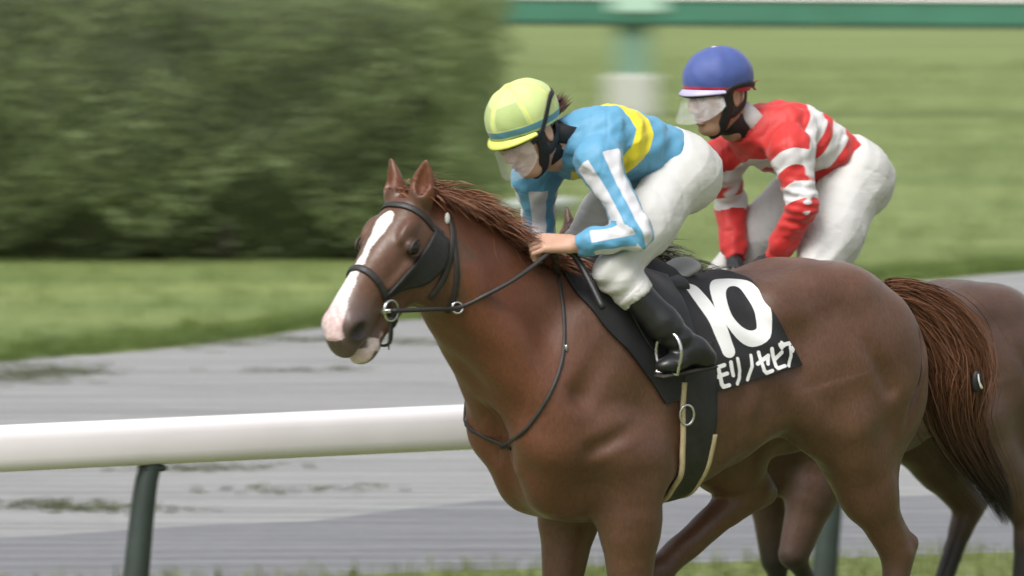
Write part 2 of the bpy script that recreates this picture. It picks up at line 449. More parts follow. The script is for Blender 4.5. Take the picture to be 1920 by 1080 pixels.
# weeds standing in thin lines on the sand
ws = []
for (x0, y0, x1, y1, k, sprd) in [(0, 712, 130, 700, 420, .14), (0, 862, 280, 868, 260, .04), (0, 950, 290, 960, 260, .04), (480, 928, 640, 918, 60, .04), (620, 640, 860, 650, 160, .05), (300, 655, 560, 640, 160, .08), (520, 700, 640, 696, 60, .03), (330, 885, 460, 880, 90, .04)]:
    a, b_ = ground(x0, y0), ground(x1, y1); t = RNG.uniform(-.1, 1.05, k)[:, None]
    p = a + (b_ - a) * t + np.c_[RNG.normal(0, .15, k), RNG.normal(0, sprd * 2, k), np.zeros(k)]; p[:, 2] = .008; ws.append(p)
tag(mesh_obj('track_weeds', *blades(np.concatenate(ws), .028, .016, .9, 5), mat_blade('weeds', (.07, .09, .04), (.15, .17, .085))), 'low dark weeds growing in streaks on the grey track', 'weeds', kind='stuff')

# ------------------------------------------------------------------ clipped hedge
def make_hedge():
    root = empty('hedge', (-3.6, 40.9, 0))
    tag(root, 'tall dense dark green hedge on the lawn behind the horse\'s head', 'hedge')
    rng = np.random.default_rng(5)
    x0, x1 = -6.5, 3.18 + .22          # local extent along x (right end just left of the green railing)
    def top(x): return 1.70 + .10 * np.sin(x * 1.3 + .5) + .06 * np.sin(x * 3.1) + .16 * np.clip((x + .5) / 2, 0, 1)
    n = 62000
    x = rng.uniform(x0, x1, n); u = rng.uniform(0, 1, n)
    lump = lambda a, b_, c: .14 * np.sin(a * 2.3 + b_ * 1.7 + c) + .10 * np.sin(a * 5.1 - b_ * 4.3 + 2 * c) + .05 * np.sin(a * 11 + b_ * 9)
    face = u < .68; tp = (u >= .68) & (u < .85); endf = u >= .85
    z = rng.uniform(0.02, 1, n) * top(x); dep = np.abs(rng.normal(0, .16, n))
    y = -.75 + lump(x, z * 2, 0) * .8 + dep
    # the hedge is open at its foot in places: stems and the dark core show there
    hollow = np.exp(-((x - 1.95) / .50) ** 2) * .50 + np.exp(-((x - .85) / .28) ** 2) * .28 + .06 + .03 * np.sin(x * 7)
    inhol = face & (z < hollow)
    y = np.where(inhol, y + rng.uniform(.25, .45, n), y)
    yt = rng.uniform(-.8, .8, n); zt = top(x) + lump(x, yt * 2, 1.5) * .5 - dep * .6
    y = np.where(tp, yt, y); z = np.where(tp, zt, z)
    ye = rng.uniform(-.8, .8, n); ze = rng.uniform(.05, 1, n) * 1.9; xe = x1 + .05 + lump(ye * 2, ze * 2, 3) * .8 - dep - .18 * (ze / 1.9)**2 * 0 
    x = np.where(endf, xe, x); y = np.where(endf, ye, y); z = np.where(endf, ze, z)
    keepm = ~(inhol & (rng.uniform(0, 1, n) < .75)); x, y, z = x[keepm], y[keepm], z[keepm]; n = len(x)
    C = np.stack([x, y, np.maximum(z, .02)], 1)
    d = unit(rng.normal(0, 1, (1, 3))); D = rng.normal(0, 1, (n, 3)); D /= np.linalg.norm(D, axis=1)[:, None]
    U = np.cross(D, rng.normal(0, 1, (n, 3))); U /= np.linalg.norm(U, axis=1)[:, None]
    L = rng.uniform(.030, .062, n)[:, None]; W = L * .42
    V = np.stack([C - D * L * .5, C + U * W * .5 + D * L * .05, C + D * L * .6, C - U * W * .5 + D * L * .05], 1).reshape(-1, 3)
    b = np.arange(n)[:, None] * 4; F = b + np.array([[0, 1, 2, 3]])
    m = mat_blade('hedge_leaf', (.180, .240, .100), (.310, .385, .170))
    o = mesh_obj('foliage', V, F, m, root, smooth=False); o['kind'] = 'stuff'
    # solid core behind the leaves, coloured dark for the shade in the hollows
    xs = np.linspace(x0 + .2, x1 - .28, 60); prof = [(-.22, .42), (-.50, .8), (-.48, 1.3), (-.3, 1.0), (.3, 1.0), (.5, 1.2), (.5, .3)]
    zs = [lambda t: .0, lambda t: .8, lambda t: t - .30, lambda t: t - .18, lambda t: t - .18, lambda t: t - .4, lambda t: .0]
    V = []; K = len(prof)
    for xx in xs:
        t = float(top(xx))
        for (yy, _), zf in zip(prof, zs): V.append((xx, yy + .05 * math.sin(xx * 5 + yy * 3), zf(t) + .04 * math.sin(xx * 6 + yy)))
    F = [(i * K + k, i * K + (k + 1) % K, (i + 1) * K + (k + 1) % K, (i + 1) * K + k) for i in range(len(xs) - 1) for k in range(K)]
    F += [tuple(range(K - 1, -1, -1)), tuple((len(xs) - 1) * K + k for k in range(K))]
    mesh_obj('shade_core', V, F, simple('shade_core', (.06, .075, .035), .9, var=.5, scale=30), root)
    mstem = simple('stem_bark', (.06, .05, .04), .9, var=.3, scale=30)
    for xx in np.arange(x0 + .3, x1 - .1, .42):
        px_ = xx + rng.uniform(-.12, .12); py_ = rng.uniform(-.25, .2)
        P = [(px_, py_, -.02), (px_ + rng.uniform(-.05, .05), py_ + rng.uniform(-.05, .05), .3), (px_ + rng.uniform(-.12, .12), py_ + rng.uniform(-.1, .1), .75)]
        V, F = tube(catmull(P, 7), np.linspace(.035, .018, 7), 6); mesh_obj('stem', V, F, mstem, root)
    return root
make_hedge()

# ------------------------------------------------------------------ white running rail
M_white = simple('white_rail_plastic', (.79, .745, .775), .42, var=.05, scale=3)
M_dgreen = simple('dark_green_post', (.034, .048, .043), .5, var=.2, scale=8)
def make_white_rail():
    ang = R(25); p0 = at_depth(0, 841, 21.4); d = np.array([math.cos(ang), math.sin(ang), 0.0])
    root = empty('running_rail', (float(p0[0]), float(p0[1]), 0), ang)
    tag(root, 'thick white running rail on dark green posts beside the grey track', 'rail')
    zc = float(p0[2]); hh = .078
    # rounded box section, 4 m lengths butted with thin joints
    prof = []
    for k in range(28):
        a = 2 * math.pi * k / 28; c, s = math.cos(a), math.sin(a); e = .62
        prof.append((math.copysign(abs(c) ** e, c) * .062, math.copysign(abs(s) ** e, s) * hh))
    Ls = 3.9
    for i in range(-2, 4):
        xa, xb = i * Ls + 2.45 + .003, (i + 1) * Ls + 2.45 - .003; V = []
        for xx, sc in ((xa, .93), (xa + .006, 1), (xb - .006, 1), (xb, .93)):
            V += [(xx, y * sc, zc + z * sc) for (y, z) in prof]
        n = len(prof); F = [(r * n + k, r * n + (k + 1) % n, (r + 1) * n + (k + 1) % n, (r + 1) * n + k) for r in range(3) for k in range(n)]
        F += [tuple(range(n)), tuple(range(4 * n - 1, 3 * n - 1, -1))]
        mesh_obj('rail_beam', V, F, M_white, root)
    for xk in (-5.35, -2.7, .55, 3.20, 5.85, 8.5):
        # posts lean out from under the rail towards the camera side
        P = catmull([(xk, 0, zc - hh + .01), (xk - .03, -.008, .62), (xk - .07, -.02, .32), (xk - .11, -.03, -.05)], 12)
        V, F = tube(P, np.linspace(.036, .050, 12), 12); po = mesh_obj('post', V, F, M_dgreen, root)
        V, F = box_vf((xk, 0, zc - hh - .012), (.085, .075, .020), bevel=.006); mesh_obj('bracket', V, F, M_dgreen, po)
    return root
make_white_rail()

# ------------------------------------------------------------------ green railing far behind on the lawn
def make_green_rail():
    a = at_depth(945, 20, 58.6); b_ = at_depth(1920, 24, 57.6); d = unit(b_ - a); ang = math.atan2(d[1], d[0])
    root = empty('green_railing', (float(a[0]), float(a[1]), 0), ang)
    tag(root, 'broad green railing with white top cap far back on the lawn', 'railing')
    Mg = simple('railing_green', (.055, .185, .125), .45, var=.12, scale=2); Mp = simple('railing_post_green', (.16, .27, .20), .5, var=.1, scale=4)
    zc = float((a[2] + b_[2]) / 2); x0, x1 = -.02, 9.0
    Lseg = 3.0; xk = x0
    while xk < x1:
        V, F = box_vf((xk + Lseg / 2, 0, zc - .01), (Lseg - .008, .07, .215), bevel=.02); bm = mesh_obj('board', V, F, Mg, root, smooth=False)
        V, F = box_vf((xk + Lseg / 2, -.012, zc - .128), (Lseg - .008, .05, .02), bevel=.005); mesh_obj('lower_lip', V, F, simple('lip_green', (.02, .06, .04), .5), bm, smooth=False)
        V, F = box_vf((xk + Lseg / 2, 0, zc + .118), (Lseg - .008, .11, .036), bevel=.01); mesh_obj('top_cap', V, F, M_white, root, smooth=False)
        xk += Lseg
    for xk in (1.19, 5.4):
        V, F = box_vf((xk, .06, .43), (.32, .05, .9), bevel=.01); po = mesh_obj('post', V, F, Mp, root, smooth=False)
        V, F = box_vf((xk, .03, .17), (.46, .16, .42), bevel=.02); mesh_obj('concrete_foot', V, F, simple('foot_concrete', (.46, .47, .43), .8, var=.1), root, smooth=False)
        V, F = box_vf((xk + .07, -.05, zc + .07), (.5, .03, .17), bevel=.012); mesh_obj('bracket', V, F, simple('bracket_pale', (.42, .60, .50), .5, var=.05), po, smooth=False)
    return root
make_green_rail()
# pale pipe barrier lying along the lawn's far edge, seen over the mane
a = at_depth(900, 437, 44.0); b_ = at_depth(1075, 430, 44.6)
pr = empty('pale_barrier', (float(a[0]), float(a[1]), 0), math.atan2(b_[1] - a[1], b_[0] - a[0]))
tag(pr, 'low pale grey pipe barrier on the lawn, seen above the chestnut\'s mane', 'barrier')
Lb = float(np.linalg.norm(b_ - a)); zb = max(float(a[2]), .10)
V, F = tube([(0, 0, zb), (.02, 0, zb), (Lb - .02, 0, zb), (Lb, 0, zb)], [.03, .05, .05, .03], 14); mesh_obj('pipe', V, F, simple('pale_pipe', (.50, .54, .50), .5, var=.05), pr)
for xk in (.15, Lb - .15):
    V, F = box_vf((xk, 0, zb / 2 - .03), (.09, .12, zb + .02), bevel=.01); mesh_obj('foot', V, F, simple('pipe_foot', (.16, .18, .15), .7), pr, smooth=False)
# ================================================================== THE HORSES
TH = R(33)
d_ = ray(1270, 700); O1 = CAMP + d_ * (19.2 / d_[1]); O1[2] = 0
H1 = Frame(O1, TH)
HV = 0.0065
WS, WY, WZ = .885, 1.04, 1.20             # breadth and depth of the head
def mirror(p): return np.array([p[0], -p[1], p[2]])

def horse_field(head_o, alpha, delta, legs, HV=HV, neck_w=1.0, fine_head=True):
    """one continuous horse; local x forward, y left, z up, ground at 0"""
    f = Field((-1.05, -.42, -.02), (1.55, .50, 2.06), HV)
    # ---------------- trunk
    T = [  # x, cy, cz, a, bu, bd
        (-.86, 0, 1.30, .07, .06, .10), (-.80, 0, 1.30, .13, .13, .16), (-.70, 0, 1.28, .19, .215, .20), (-.56, 0, 1.25, .235, .285, .22), (-.42, 0, 1.22, .255, .335, .175),
        (-.28, 0, 1.19, .258, .350, .160), (-.14, 0, 1.17, .268, .352, .212), (.0, 0, 1.16, .275, .360, .265), (.12, 0, 1.155, .265, .375, .295), (.25, 0, 1.15, .240, .400, .300),
        (.36, 0, 1.15, .215, .405, .305), (.46, 0, 1.14, .190, .335, .265), (.55, 0, 1.12, .155, .27, .20), (.61, 0, 1.10, .10, .18, .13)]
    f.add(loft((0, 0, 0), (1, 0, 0), (0, 0, 1), T, 2.25), .02)
    # ---------------- neck and head frames
    cd, sd, ca, sa = math.cos(delta), math.sin(delta), math.cos(alpha), math.sin(alpha)
    hd = np.array([cd, sd, 0.0]); Xh = ca * hd - sa * np.array([0, 0, 1.0]); Yh = np.array([-sd, cd, 0.0]); Zh = sa * hd + ca * np.array([0, 0, 1.0])
    Mh = np.stack([Xh, Yh, Zh], 1)
    hp = lambda s, y, z: np.asarray(head_o) + Mh @ np.array([s * WS, y * WY, z * WZ])
    nb = np.array([.30, 0, 1.20]); nt_ = hp(.035, 0, -.105)
    ax = unit(nt_ - nb); L = np.linalg.norm(nt_ - nb)
    up = np.array([-ax[2], 0, ax[0]])
    N = [(0, 0, 0, .17, .34, .30), (.2 * L, 0, 0, .158, .270, .285), (.4 * L, .0, .0, .128, .190, .235), (.6 * L, .0, .0, .100, .155, .185), (.8 * L, .0, .0, .082, .140, .150), (.93 * L, 0, 0, .072, .122, .128), (L, 0, 0, .066, .105, .110), (L + .05, 0, 0, .05, .07, .08)]
    N = [(r[0], r[1], r[2], r[3] * neck_w, r[4], r[5]) for r in N]
    f.add(loft(nb, ax, up, N, 2.1), .07)
    # muscles of the neck: brachiocephalic band and jugular groove
    for s in (1, -1):
        f.add(cone(hp(.08, s * .05, -.14), (.50, s * .13, 1.10), .05, .09), .10)
    # ---------------- shoulder, breast
    for s in (1, -1):
        sc = unit(np.array([.62, 0, 1.04]) - np.array([.27, 0, 1.54]))
        f.add(ell((.40, s * .138, 1.27), (.31, .075, .150), basis(sc, (0, s, 0)) [:, [0, 2, 1]]), .09)
        f.add(ell((.525, s * .135, 1.085), (.095, .075, .10)), .07)
        f.add(ell((.345, s * .185, 1.06), (.165, .080, .115), basis((1, 0, .35), (0, 0, 1))), .035)
        f.add(ell((.49, s * .080, .96), (.10, .075, .115)), .06)
        f.add(ell((.22, s * .185, .985), (.07, .06, .06)), .03)
        # haunch
        f.add(ell((-.53, s * .150, 1.23), (.27, .125, .27), basis((1, 0, -.35), (0, 0, 1))), .05)
        f.add(ell((-.70, s * .120, 1.22), (.125, .100, .24), basis((1, 0, -.15), (0, 0, 1))), .04)
        f.add(ell((-.41, s * .17, 1.13), (.12, .085, .13)), .05)
        f.add(ell((-.265, s * .165, 1.435), (.065, .055, .05)), .10)
        f.add(ell((-.47, s * .10, 1.47), (.19, .12, .09)), .06)
        f.sub(cone((-.255, s * .305, 1.26), (-.285, s * .275, 1.09), .016, .012), .03)
        f.add(cone((-.20, s * .245, 1.22), (-.36, s * .205, 1.08), .03, .035), .05)
        f.sub(cone((-.775, s * .19, 1.32), (-.68, s * .235, 1.02), .010, .010), .035)
        f.sub(cone((-.45, s * .30, 1.42), (-.60, s * .275, 1.18), .010, .010), .05)
        f.sub(cone((.47, s * .245, 1.05), (.30, s * .285, 1.13), .012, .010), .04)
        # flank hollow, groove behind the shoulder, groove of the elbow
        f.sub(ell((-.20, s * .325, 1.24), (.075, .045, .16), basis((1, 0, .25), (0, 0, 1))), .06)
        f.sub(ell((.165, s * .300, 1.12), (.025, .045, .16), basis((1, 0, -.25), (0, 0, 1))), .05)
        f.sub(cone((.50, s * .245, 1.22), (.33, s * .30, 1.48), .03, .02), .05)
    f.sub(ell((.66, 0, .98), (.06, .022, .14)), .05)          # crease between the breast muscles
    f.add(ell((.26, 0, 1.52), (.20, .055, .070)), .09)
    f.add(ell((-.63, .135, 1.00), (.105, .080, .22), basis((1, 0, .25), (0, 0, 1))), .06)
    f.add(cone((-.50, -.14, 1.14), (-.30, -.15, 1.02), .15, .12), .06)          # withers
    f.add(ell((.36, 0, .90), (.17, .15, .085)), .06)           # brisket between the forelegs
    # ---------------- legs
    for leg in legs:
        for (p, q, r1, r2, k) in leg['cones']: f.add(cone(p, q, r1, r2), k)
        for (c, r, M, k) in leg.get('ells', []): f.add(ell(c, r, M), k)
    # ---------------- head
    C = lambda a, b, r1, r2: cone(hp(*a), hp(*b), r1 * 1.18, r2 * 1.18)
    E = lambda c, r, M=None: ell(hp(*c), np.asarray(r) * ((WS, WY, WZ) if M is None else (1.1, 1.15, 1.15)), Mh if M is None else Mh @ M)
    HD = [  # s, cy, cz, a, bu, bd
        (-.01, 0, -.055, .045, .040, .05), (.04, 0, -.06, .066, .062, .09), (.10, 0, -.07, .082, .074, .145), (.17, 0, -.075, .086, .076, .162), (.24, 0, -.075, .075, .072, .142),
        (.31, 0, -.075, .061, .067, .100), (.39, 0, -.075, .052, .063, .058), (.46, 0, -.078, .056, .060, .056), (.52, 0, -.083, .060, .058, .056), (.565, 0, -.092, .052, .053, .048), (.600, 0, -.100, .034, .036, .034)]
    f.add(loft(np.asarray(head_o), Xh, Zh, [(r[0] * WS, r[1], r[2] * WZ, r[3] * WY, r[4] * WZ, r[5] * WZ) for r in HD], 2.35), .015)
    for s in (1, -1):
        f.add(E((.155, s * .052, -.165), (.118, .034, .105)), .03)      # cheek
        f.add(E((.165, s * .070, -.024), (.052, .014, .018)), .02)      # brow over the eye
        f.add(C((.245, s * .074, -.085), (.36, s * .050, -.088), .014, .010), .02)  # facial crest
        f.sub(E((.198, s * .106, -.052), (.034, .021, .023)), .012)     # eye socket
        f.add(E((.200, s * .083, -.052), (.028, .0180, .0215)), .006)
        f.sub(E((.06, s * .094, -.010), (.05, .014, .022)), .02)         # temple
        f.add(E((.535, s * .040, -.078), (.042, .028, .038)), .015)     # nostril rim
        f.sub(E((.545, s * .071, -.084), (.036, .024, .021), basis((1, 0, .4), (0, 1, 0))[:, [0, 2, 1]]), .008)
        f.sub(E((.40, s * .066, -.098), (.05, .012, .016)), .02)
    f.add(E((.515, 0, -.168), (.060, .044, .032)), .012)                  # lower lip and chin
    f.add(C((.28, 0, -.150), (.48, 0, -.160), .045, .034), .02)
    f.sub(C((.43, .060, -.136), (.60, .045, -.142), .006, .007), .008)   # mouth line, both sides
    f.sub(C((.43, -.060, -.136), (.60, -.045, -.142), .006, .007), .008)
    f.add(E((.585, 0, -.110), (.022, .038, .030)), .012)
    # ears
    upw = Mh.T @ np.array([0, 0, 1.0])
    for s in (1, -1):
        fw = Mh.T @ hd
        b0 = np.array([.020, s * .048, -.018]); dr = unit(upw + np.array([0, s * .16, 0]) + fw * .02)
        M = basis(dr, fw + np.array([0, s * .55, 0]))      # x along ear, z opening direction
        t = lambda a, y, z: b0 + M @ np.array([a, y, z])
        f.add(E(t(.01, 0, 0), (.045, .034, .030), M), .02)
        Mw = Mh @ M
        f.add(loft(hp(*b0), Mw[:, 0], Mw[:, 2], [(-.02, 0, 0, .028, .026, .028), (.022, 0, 0, .036, .024, .031), (.052, 0, 0, .035, .018, .026), (.080, 0, 0, .025, .011, .017), (.102, 0, 0, .012, .007, .009), (.115, 0, 0, .004, .004, .004)], 2.0), .008)
        f.sub(loft(hp(*b0), Mw[:, 0], Mw[:, 2], [(.012, 0, .020, .008, .016, .010), (.040, 0, .022, .022, .020, .020), (.067, 0, .017, .018, .02, .016), (.090, 0, .011, .009, .012, .009), (.105, 0, .007, .003, .004, .003)], 2.0), .004)
    # bare relief: shallow ribs and veins
    def relief(D, P):
        rib = .0022 * np.sin(P[..., 0] * 62 + P[..., 2] * 14) * np.clip((P[..., 0] + .25) / .15, 0, 1) * np.clip((.16 - P[..., 0]) / .1, 0, 1) * np.clip((1.30 - P[..., 2]) / .1, 0, 1)
        m = .003 * (hsin(P, (23, 17, 19)) * hsin(P, (-13, 21, 15), 1.3)) 
        return D + rib + m * np.clip((1.0 - P[..., 0]) / .2, 0, 1) * np.clip((P[..., 2] - .8) / .1, 0, 1)
    f.apply(relief)
    return f, Mh, hp

def foreleg(elb, knee, fet, hoof, y):
    e, k, t, h = [np.array(p, float) for p in (elb, knee, fet, hoof)]
    d = unit(k - t)
    return {'cones': [(e, e + (k - e) * .45, .112, .088, .05), (e + (k - e) * .40, k, .090, .056, .03), (k + (k - t) * .0, k - (k - t) * .15, .049, .036, .015), (k, t, .033, .030, .012), (t, t, .040, .040, .012), (t, h + (t - h) * .35, .034, .037, .012), (h + (t - h) * .35, h + np.array([.03, 0, .03]), .042, .055, .008)],
            'ells': [(e + (k - e) * .28 + np.array([.02, 0, 0]), (.075, .062, .13), None, .03)]}
def hindleg(sti, hock, fet, hoof, y, s, g=1.0):
    e, k, t, h = [np.array(p, float) for p in (sti, hock, fet, hoof)]
    back = unit(np.array([-(k - t)[2], 0, (k - t)[0]])); back = back if back[0] < 0 else -back
    ph = k + back * .045 + unit(k - t) * .035
    cs = [(e, e + (k - e) * .55, .130, .088, .06), (e + (k - e) * .5, k, .088, .054, .03), (e + (k - e) * .55, ph, .030, .026, .03), (ph, k - (k - t) * .2, .028, .034, .02), (k, k - (k - t) * .25, .054, .044, .02), (k, t, .042, .034, .012), (t, t, .041, .041, .012), (t, h + (t - h) * .35, .034, .038, .012), (h + (t - h) * .35, h + np.array([.03, 0, .03]), .043, .056, .008)]
    return {'cones': [(a_, b_, r1 * g, r2 * g, k_) for (a_, b_, r1, r2, k_) in cs]}
legs1 = [foreleg((.285, .165, 1.0), (.275, .155, .56), (.235, .150, .24), (.27, .15, .03), .15),
         foreleg((.27, -.150, .99), (.33, -.135, .58), (.24, -.135, .30), (.12, -.135, .20), -.15),
         hindleg((-.485, .160, 1.06), (-.725, .135, .655), (-.71, .130, .30), (-.63, .13, .09), .14, 1, .88),
         hindleg((-.17, -.150, 1.06), (-.375, -.150, .855), (-.03, -.150, .62), (.07, -.15, .50), -.14, -1, 1.25)]
HEAD_O = H1.at(766, 352, .055); HEAD_A, HEAD_D = R(42.5), R(17)
F1, MH1, HP1 = horse_field(HEAD_O, HEAD_A, HEAD_D, legs1)
V1, Q1 = F1.mesh(2)
print('horse verts', len(V1))

def sstep(x, a, b):
    t = np.clip((x - a) / (b - a), 0, 1); return t * t * (3 - 2 * t)
def horse_attrs(V, head_o, Mh, blaze=True):
    q = (V - np.asarray(head_o)) @ Mh / np.array([WS, WY, WZ]); s, y, z = q.T; ay = np.abs(y)
    on = (s > .03) & (s < .66) & (ay < .13) & (z > -.26) & (V[:, 0] > .75)
    w = np.interp(s, [.10, .125, .15, .18, .22, .28, .36, .43, .50, .56, .62], [-.01, .020, .030, .028, .018, .012, .017, .024, .034, .040, .044])
    wob = .0022 * np.sin(s * 61 + np.sign(y)) + .0012 * np.sin(s * 147 + 1 + 2 * np.sign(y))
    yo = y + .006 - .012 * np.clip((s - .15) / .3, 0, 1) * 0
    bl = np.where(on & (z > -.075 + .0 * s), w + wob - np.abs(yo), -.05)
    lip = np.where(on & (s > .44), .016 - np.abs(z + .160) - .02 * np.clip((.50 - s) / .05, 0, 1) - .006 * np.sin(s * 130 + y * 60), -.05)
    pink = np.where(on, sstep(s, .44, .54) * sstep(z, -.125, -.085), 0) * (bl > -.012) + np.where(on & (z < -.135) & (s > .44), .9, 0)
    grey = np.where(on, sstep(s, .40, .50), 0)
    nost = np.where(on, 1.3 * np.exp(-((s - .545) / .042) ** 2 - ((ay - .060) / .028) ** 2 - ((z + .084) / .025) ** 2), 0)
    eyed = np.where(on, np.exp(-((s - .202) / .034) ** 2 - ((ay - .088) / .03) ** 2 - ((z + .052) / .026) ** 2), 0)
    nost = np.maximum(nost, .8 * eyed)
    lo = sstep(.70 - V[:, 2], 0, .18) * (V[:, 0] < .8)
    neckr = sstep(V[:, 0], .35, .75) * (1 - on)
    if not blaze: bl = bl * 0 - .05; lip = lip * 0 - .05; pink = pink * 0
    return dict(blaze=np.maximum(bl, lip), pink=pink, grey=grey, nostril=nost, low=lo, neckred=neckr)
def mat_coat(name, base_d, base_l, neck, low):
    m, nt, b = new_mat(name)
    n1 = noise(nt, 5.0, 5, .6); n2 = noise(nt, 160, 3, .6, stretch=(1, .5, .35)); n3 = noise(nt, 34, 4, .6)
    c = ramp(nt, n1, [(.3, base_d), (.7, base_l)])
    c = mixc(nt, math_n(nt, 'MULTIPLY', attr(nt, 'neckred'), .75), c, mixc(nt, n3, neck, tuple(x * 1.3 for x in neck)))
    c = mixc(nt, .45, c, ramp(nt, n2, [(.3, (.6, .6, .6)), (.7, (1.35, 1.35, 1.35))]), 'MULTIPLY')
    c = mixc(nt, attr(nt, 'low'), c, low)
    c = mixc(nt, math_n(nt, 'MULTIPLY', attr(nt, 'grey'), .75), c, (.115, .085, .08))
    edge = math_n(nt, 'ADD', attr(nt, 'blaze'), maprange(nt, noise(nt, 240, 4, .7), .2, .8, -.006, .006))
    wmask = maprange(nt, edge, -.0028, .0028)
    pk = math_n(nt, 'MULTIPLY', attr(nt, 'pink'), maprange(nt, noise(nt, 70, 4), .35, .6, .35, 1.0))
    wc = mixc(nt, pk, mixc(nt, n3, (.66, .63, .61), (.80, .78, .76)), mixc(nt, n3, (.52, .33, .33), (.70, .50, .50)))
    c = mixc(nt, wmask, c, wc)
    c = mixc(nt, attr(nt, 'nostril'), c, (.018, .014, .014))
    lk(nt, c, b.inputs['Base Color'])
    lk(nt, maprange(nt, math_n(nt, 'ADD', math_n(nt, 'MULTIPLY', n3, .4), math_n(nt, 'MULTIPLY', noise(nt, 3.5, 4, .6), .6)), .35, .65, .30, .56), b.inputs['Roughness'])
    b.inputs['Sheen Weight'].default_value = .08; b.inputs['Sheen Roughness'].default_value = .4
    b.inputs['Specular IOR Level'].default_value = .42; b.inputs['Coat Weight'].default_value = .12; b.inputs['Coat Roughness'].default_value = .35
    h = math_n(nt, 'ADD', math_n(nt, 'MULTIPLY', n2, .5), n3)
    bump(nt, b, h, .22, .006); return m
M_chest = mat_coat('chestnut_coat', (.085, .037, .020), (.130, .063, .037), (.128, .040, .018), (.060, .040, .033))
horse1 = empty('horse', tuple(O1), math.pi + TH)
tag(horse1, 'chestnut racehorse with white blaze and pink nose wearing the black number cloth', 'horse')
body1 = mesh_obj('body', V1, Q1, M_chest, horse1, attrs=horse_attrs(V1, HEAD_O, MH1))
# eyes
M_lid = simple('eyelid_skin', (.035, .020, .015), .5, var=.2)
M_eye = simple('horse_eye', (.012, .008, .006), .04, var=.2)
def sphere_vf(c, r, M=None, nu=20, nv=12):
    c = np.asarray(c, float); r = np.asarray(r, float) * np.ones(3); M = np.eye(3) if M is None else M
    V = [(0, 0, 1)]
    for i in range(1, nv):
        t = math.pi * i / nv
        for j in range(nu): p = 2 * math.pi * j / nu; V.append((math.sin(t) * math.cos(p), math.sin(t) * math.sin(p), math.cos(t)))
    V.append((0, 0, -1)); F = [(0, 1 + j, 1 + (j + 1) % nu) for j in range(nu)]
    for i in range(nv - 2):
        for j in range(nu): a = 1 + i * nu; F.append((a + j, a + nu + j, a + nu + (j + 1) % nu, a + (j + 1) % nu))
    l = len(V) - 1; F += [(l, l - nu + (j + 1) % nu, l - nu + j) for j in range(nu)]
    return (np.array(V) * r) @ M.T + c, F
for s in (1, -1):
    ec = HP1(.202, s * .0875, -.052); V, F = sphere_vf(ec, (.0235, .0200, .0185), MH1); ey = mesh_obj('eye', V, F, M_eye, horse1)
    for up_, a0, a1, rr in ((1, .15, math.pi - .15, .0046), (-1, math.pi + .2, 2 * math.pi - .2, .0034)):
        P = [ec + MH1 @ np.array([-.0275 * math.cos(a), s * (.0105 + .006 * abs(math.sin(a))), .0195 * math.sin(a)]) for a in np.linspace(a0, a1, 14)]
        V, F = tube(P, rr * np.interp(np.linspace(0, 1, 14), [0, .3, .7, 1], [.5, 1, 1, .5]), 8); mesh_obj('eyelid', V, F, M_lid, ey)
# ================================================================== HAIR
def strands(paths, widths, seg=6):
    """paths (n, m, 3) -> ribbons"""
    P = np.asarray(paths, float); n, m, _ = P.shape
    T = np.gradient(P, axis=1); T /= np.linalg.norm(T, axis=2, keepdims=True) + 1e-9
    ref = RNG.normal(0, 1, (n, 1, 3)); S = np.cross(T, ref); S /= np.linalg.norm(S, axis=2, keepdims=True) + 1e-9
    tap = np.interp(np.linspace(0, 1, m), [0, .15, .6, 1], [.7, 1, .8, .08]); w = np.asarray(widths)[:, None, None] * tap[None, :, None] / 2
    V = np.stack([P - S * w, P + S * w], 2).reshape(-1, 3)
    b = (np.arange(n) * m * 2)[:, None, None]; i = np.arange(m - 1)[None, :, None] * 2
    F = (b + i + np.array([0, 1, 3, 2])[None, None, :]).reshape(-1, 4); t = np.tile(np.linspace(0, 1, m)[None, :, None], (n, 1, 2)).ravel()
    return V, F, t
def mat_hair(name, root, tip, rough=.45):
    m, nt, b = new_mat(name)
    g = nt.nodes.new('ShaderNodeNewGeometry'); rnd = g.outputs['Random Per Island']
    c = mixc(nt, maprange(nt, attr(nt, 'along'), .35, .85), root, tip)
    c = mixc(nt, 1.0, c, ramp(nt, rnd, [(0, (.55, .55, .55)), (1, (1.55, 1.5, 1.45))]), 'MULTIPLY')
    lk(nt, c, b.inputs['Base Color']); b.inputs['Roughness'].default_value = rough; b.inputs['Specular IOR Level'].default_value = .35; return m
def surf_top(f, x, y, z0=2.05):
    p = f.cast((x, y, z0), (0, 0, -1), 1.6); return p
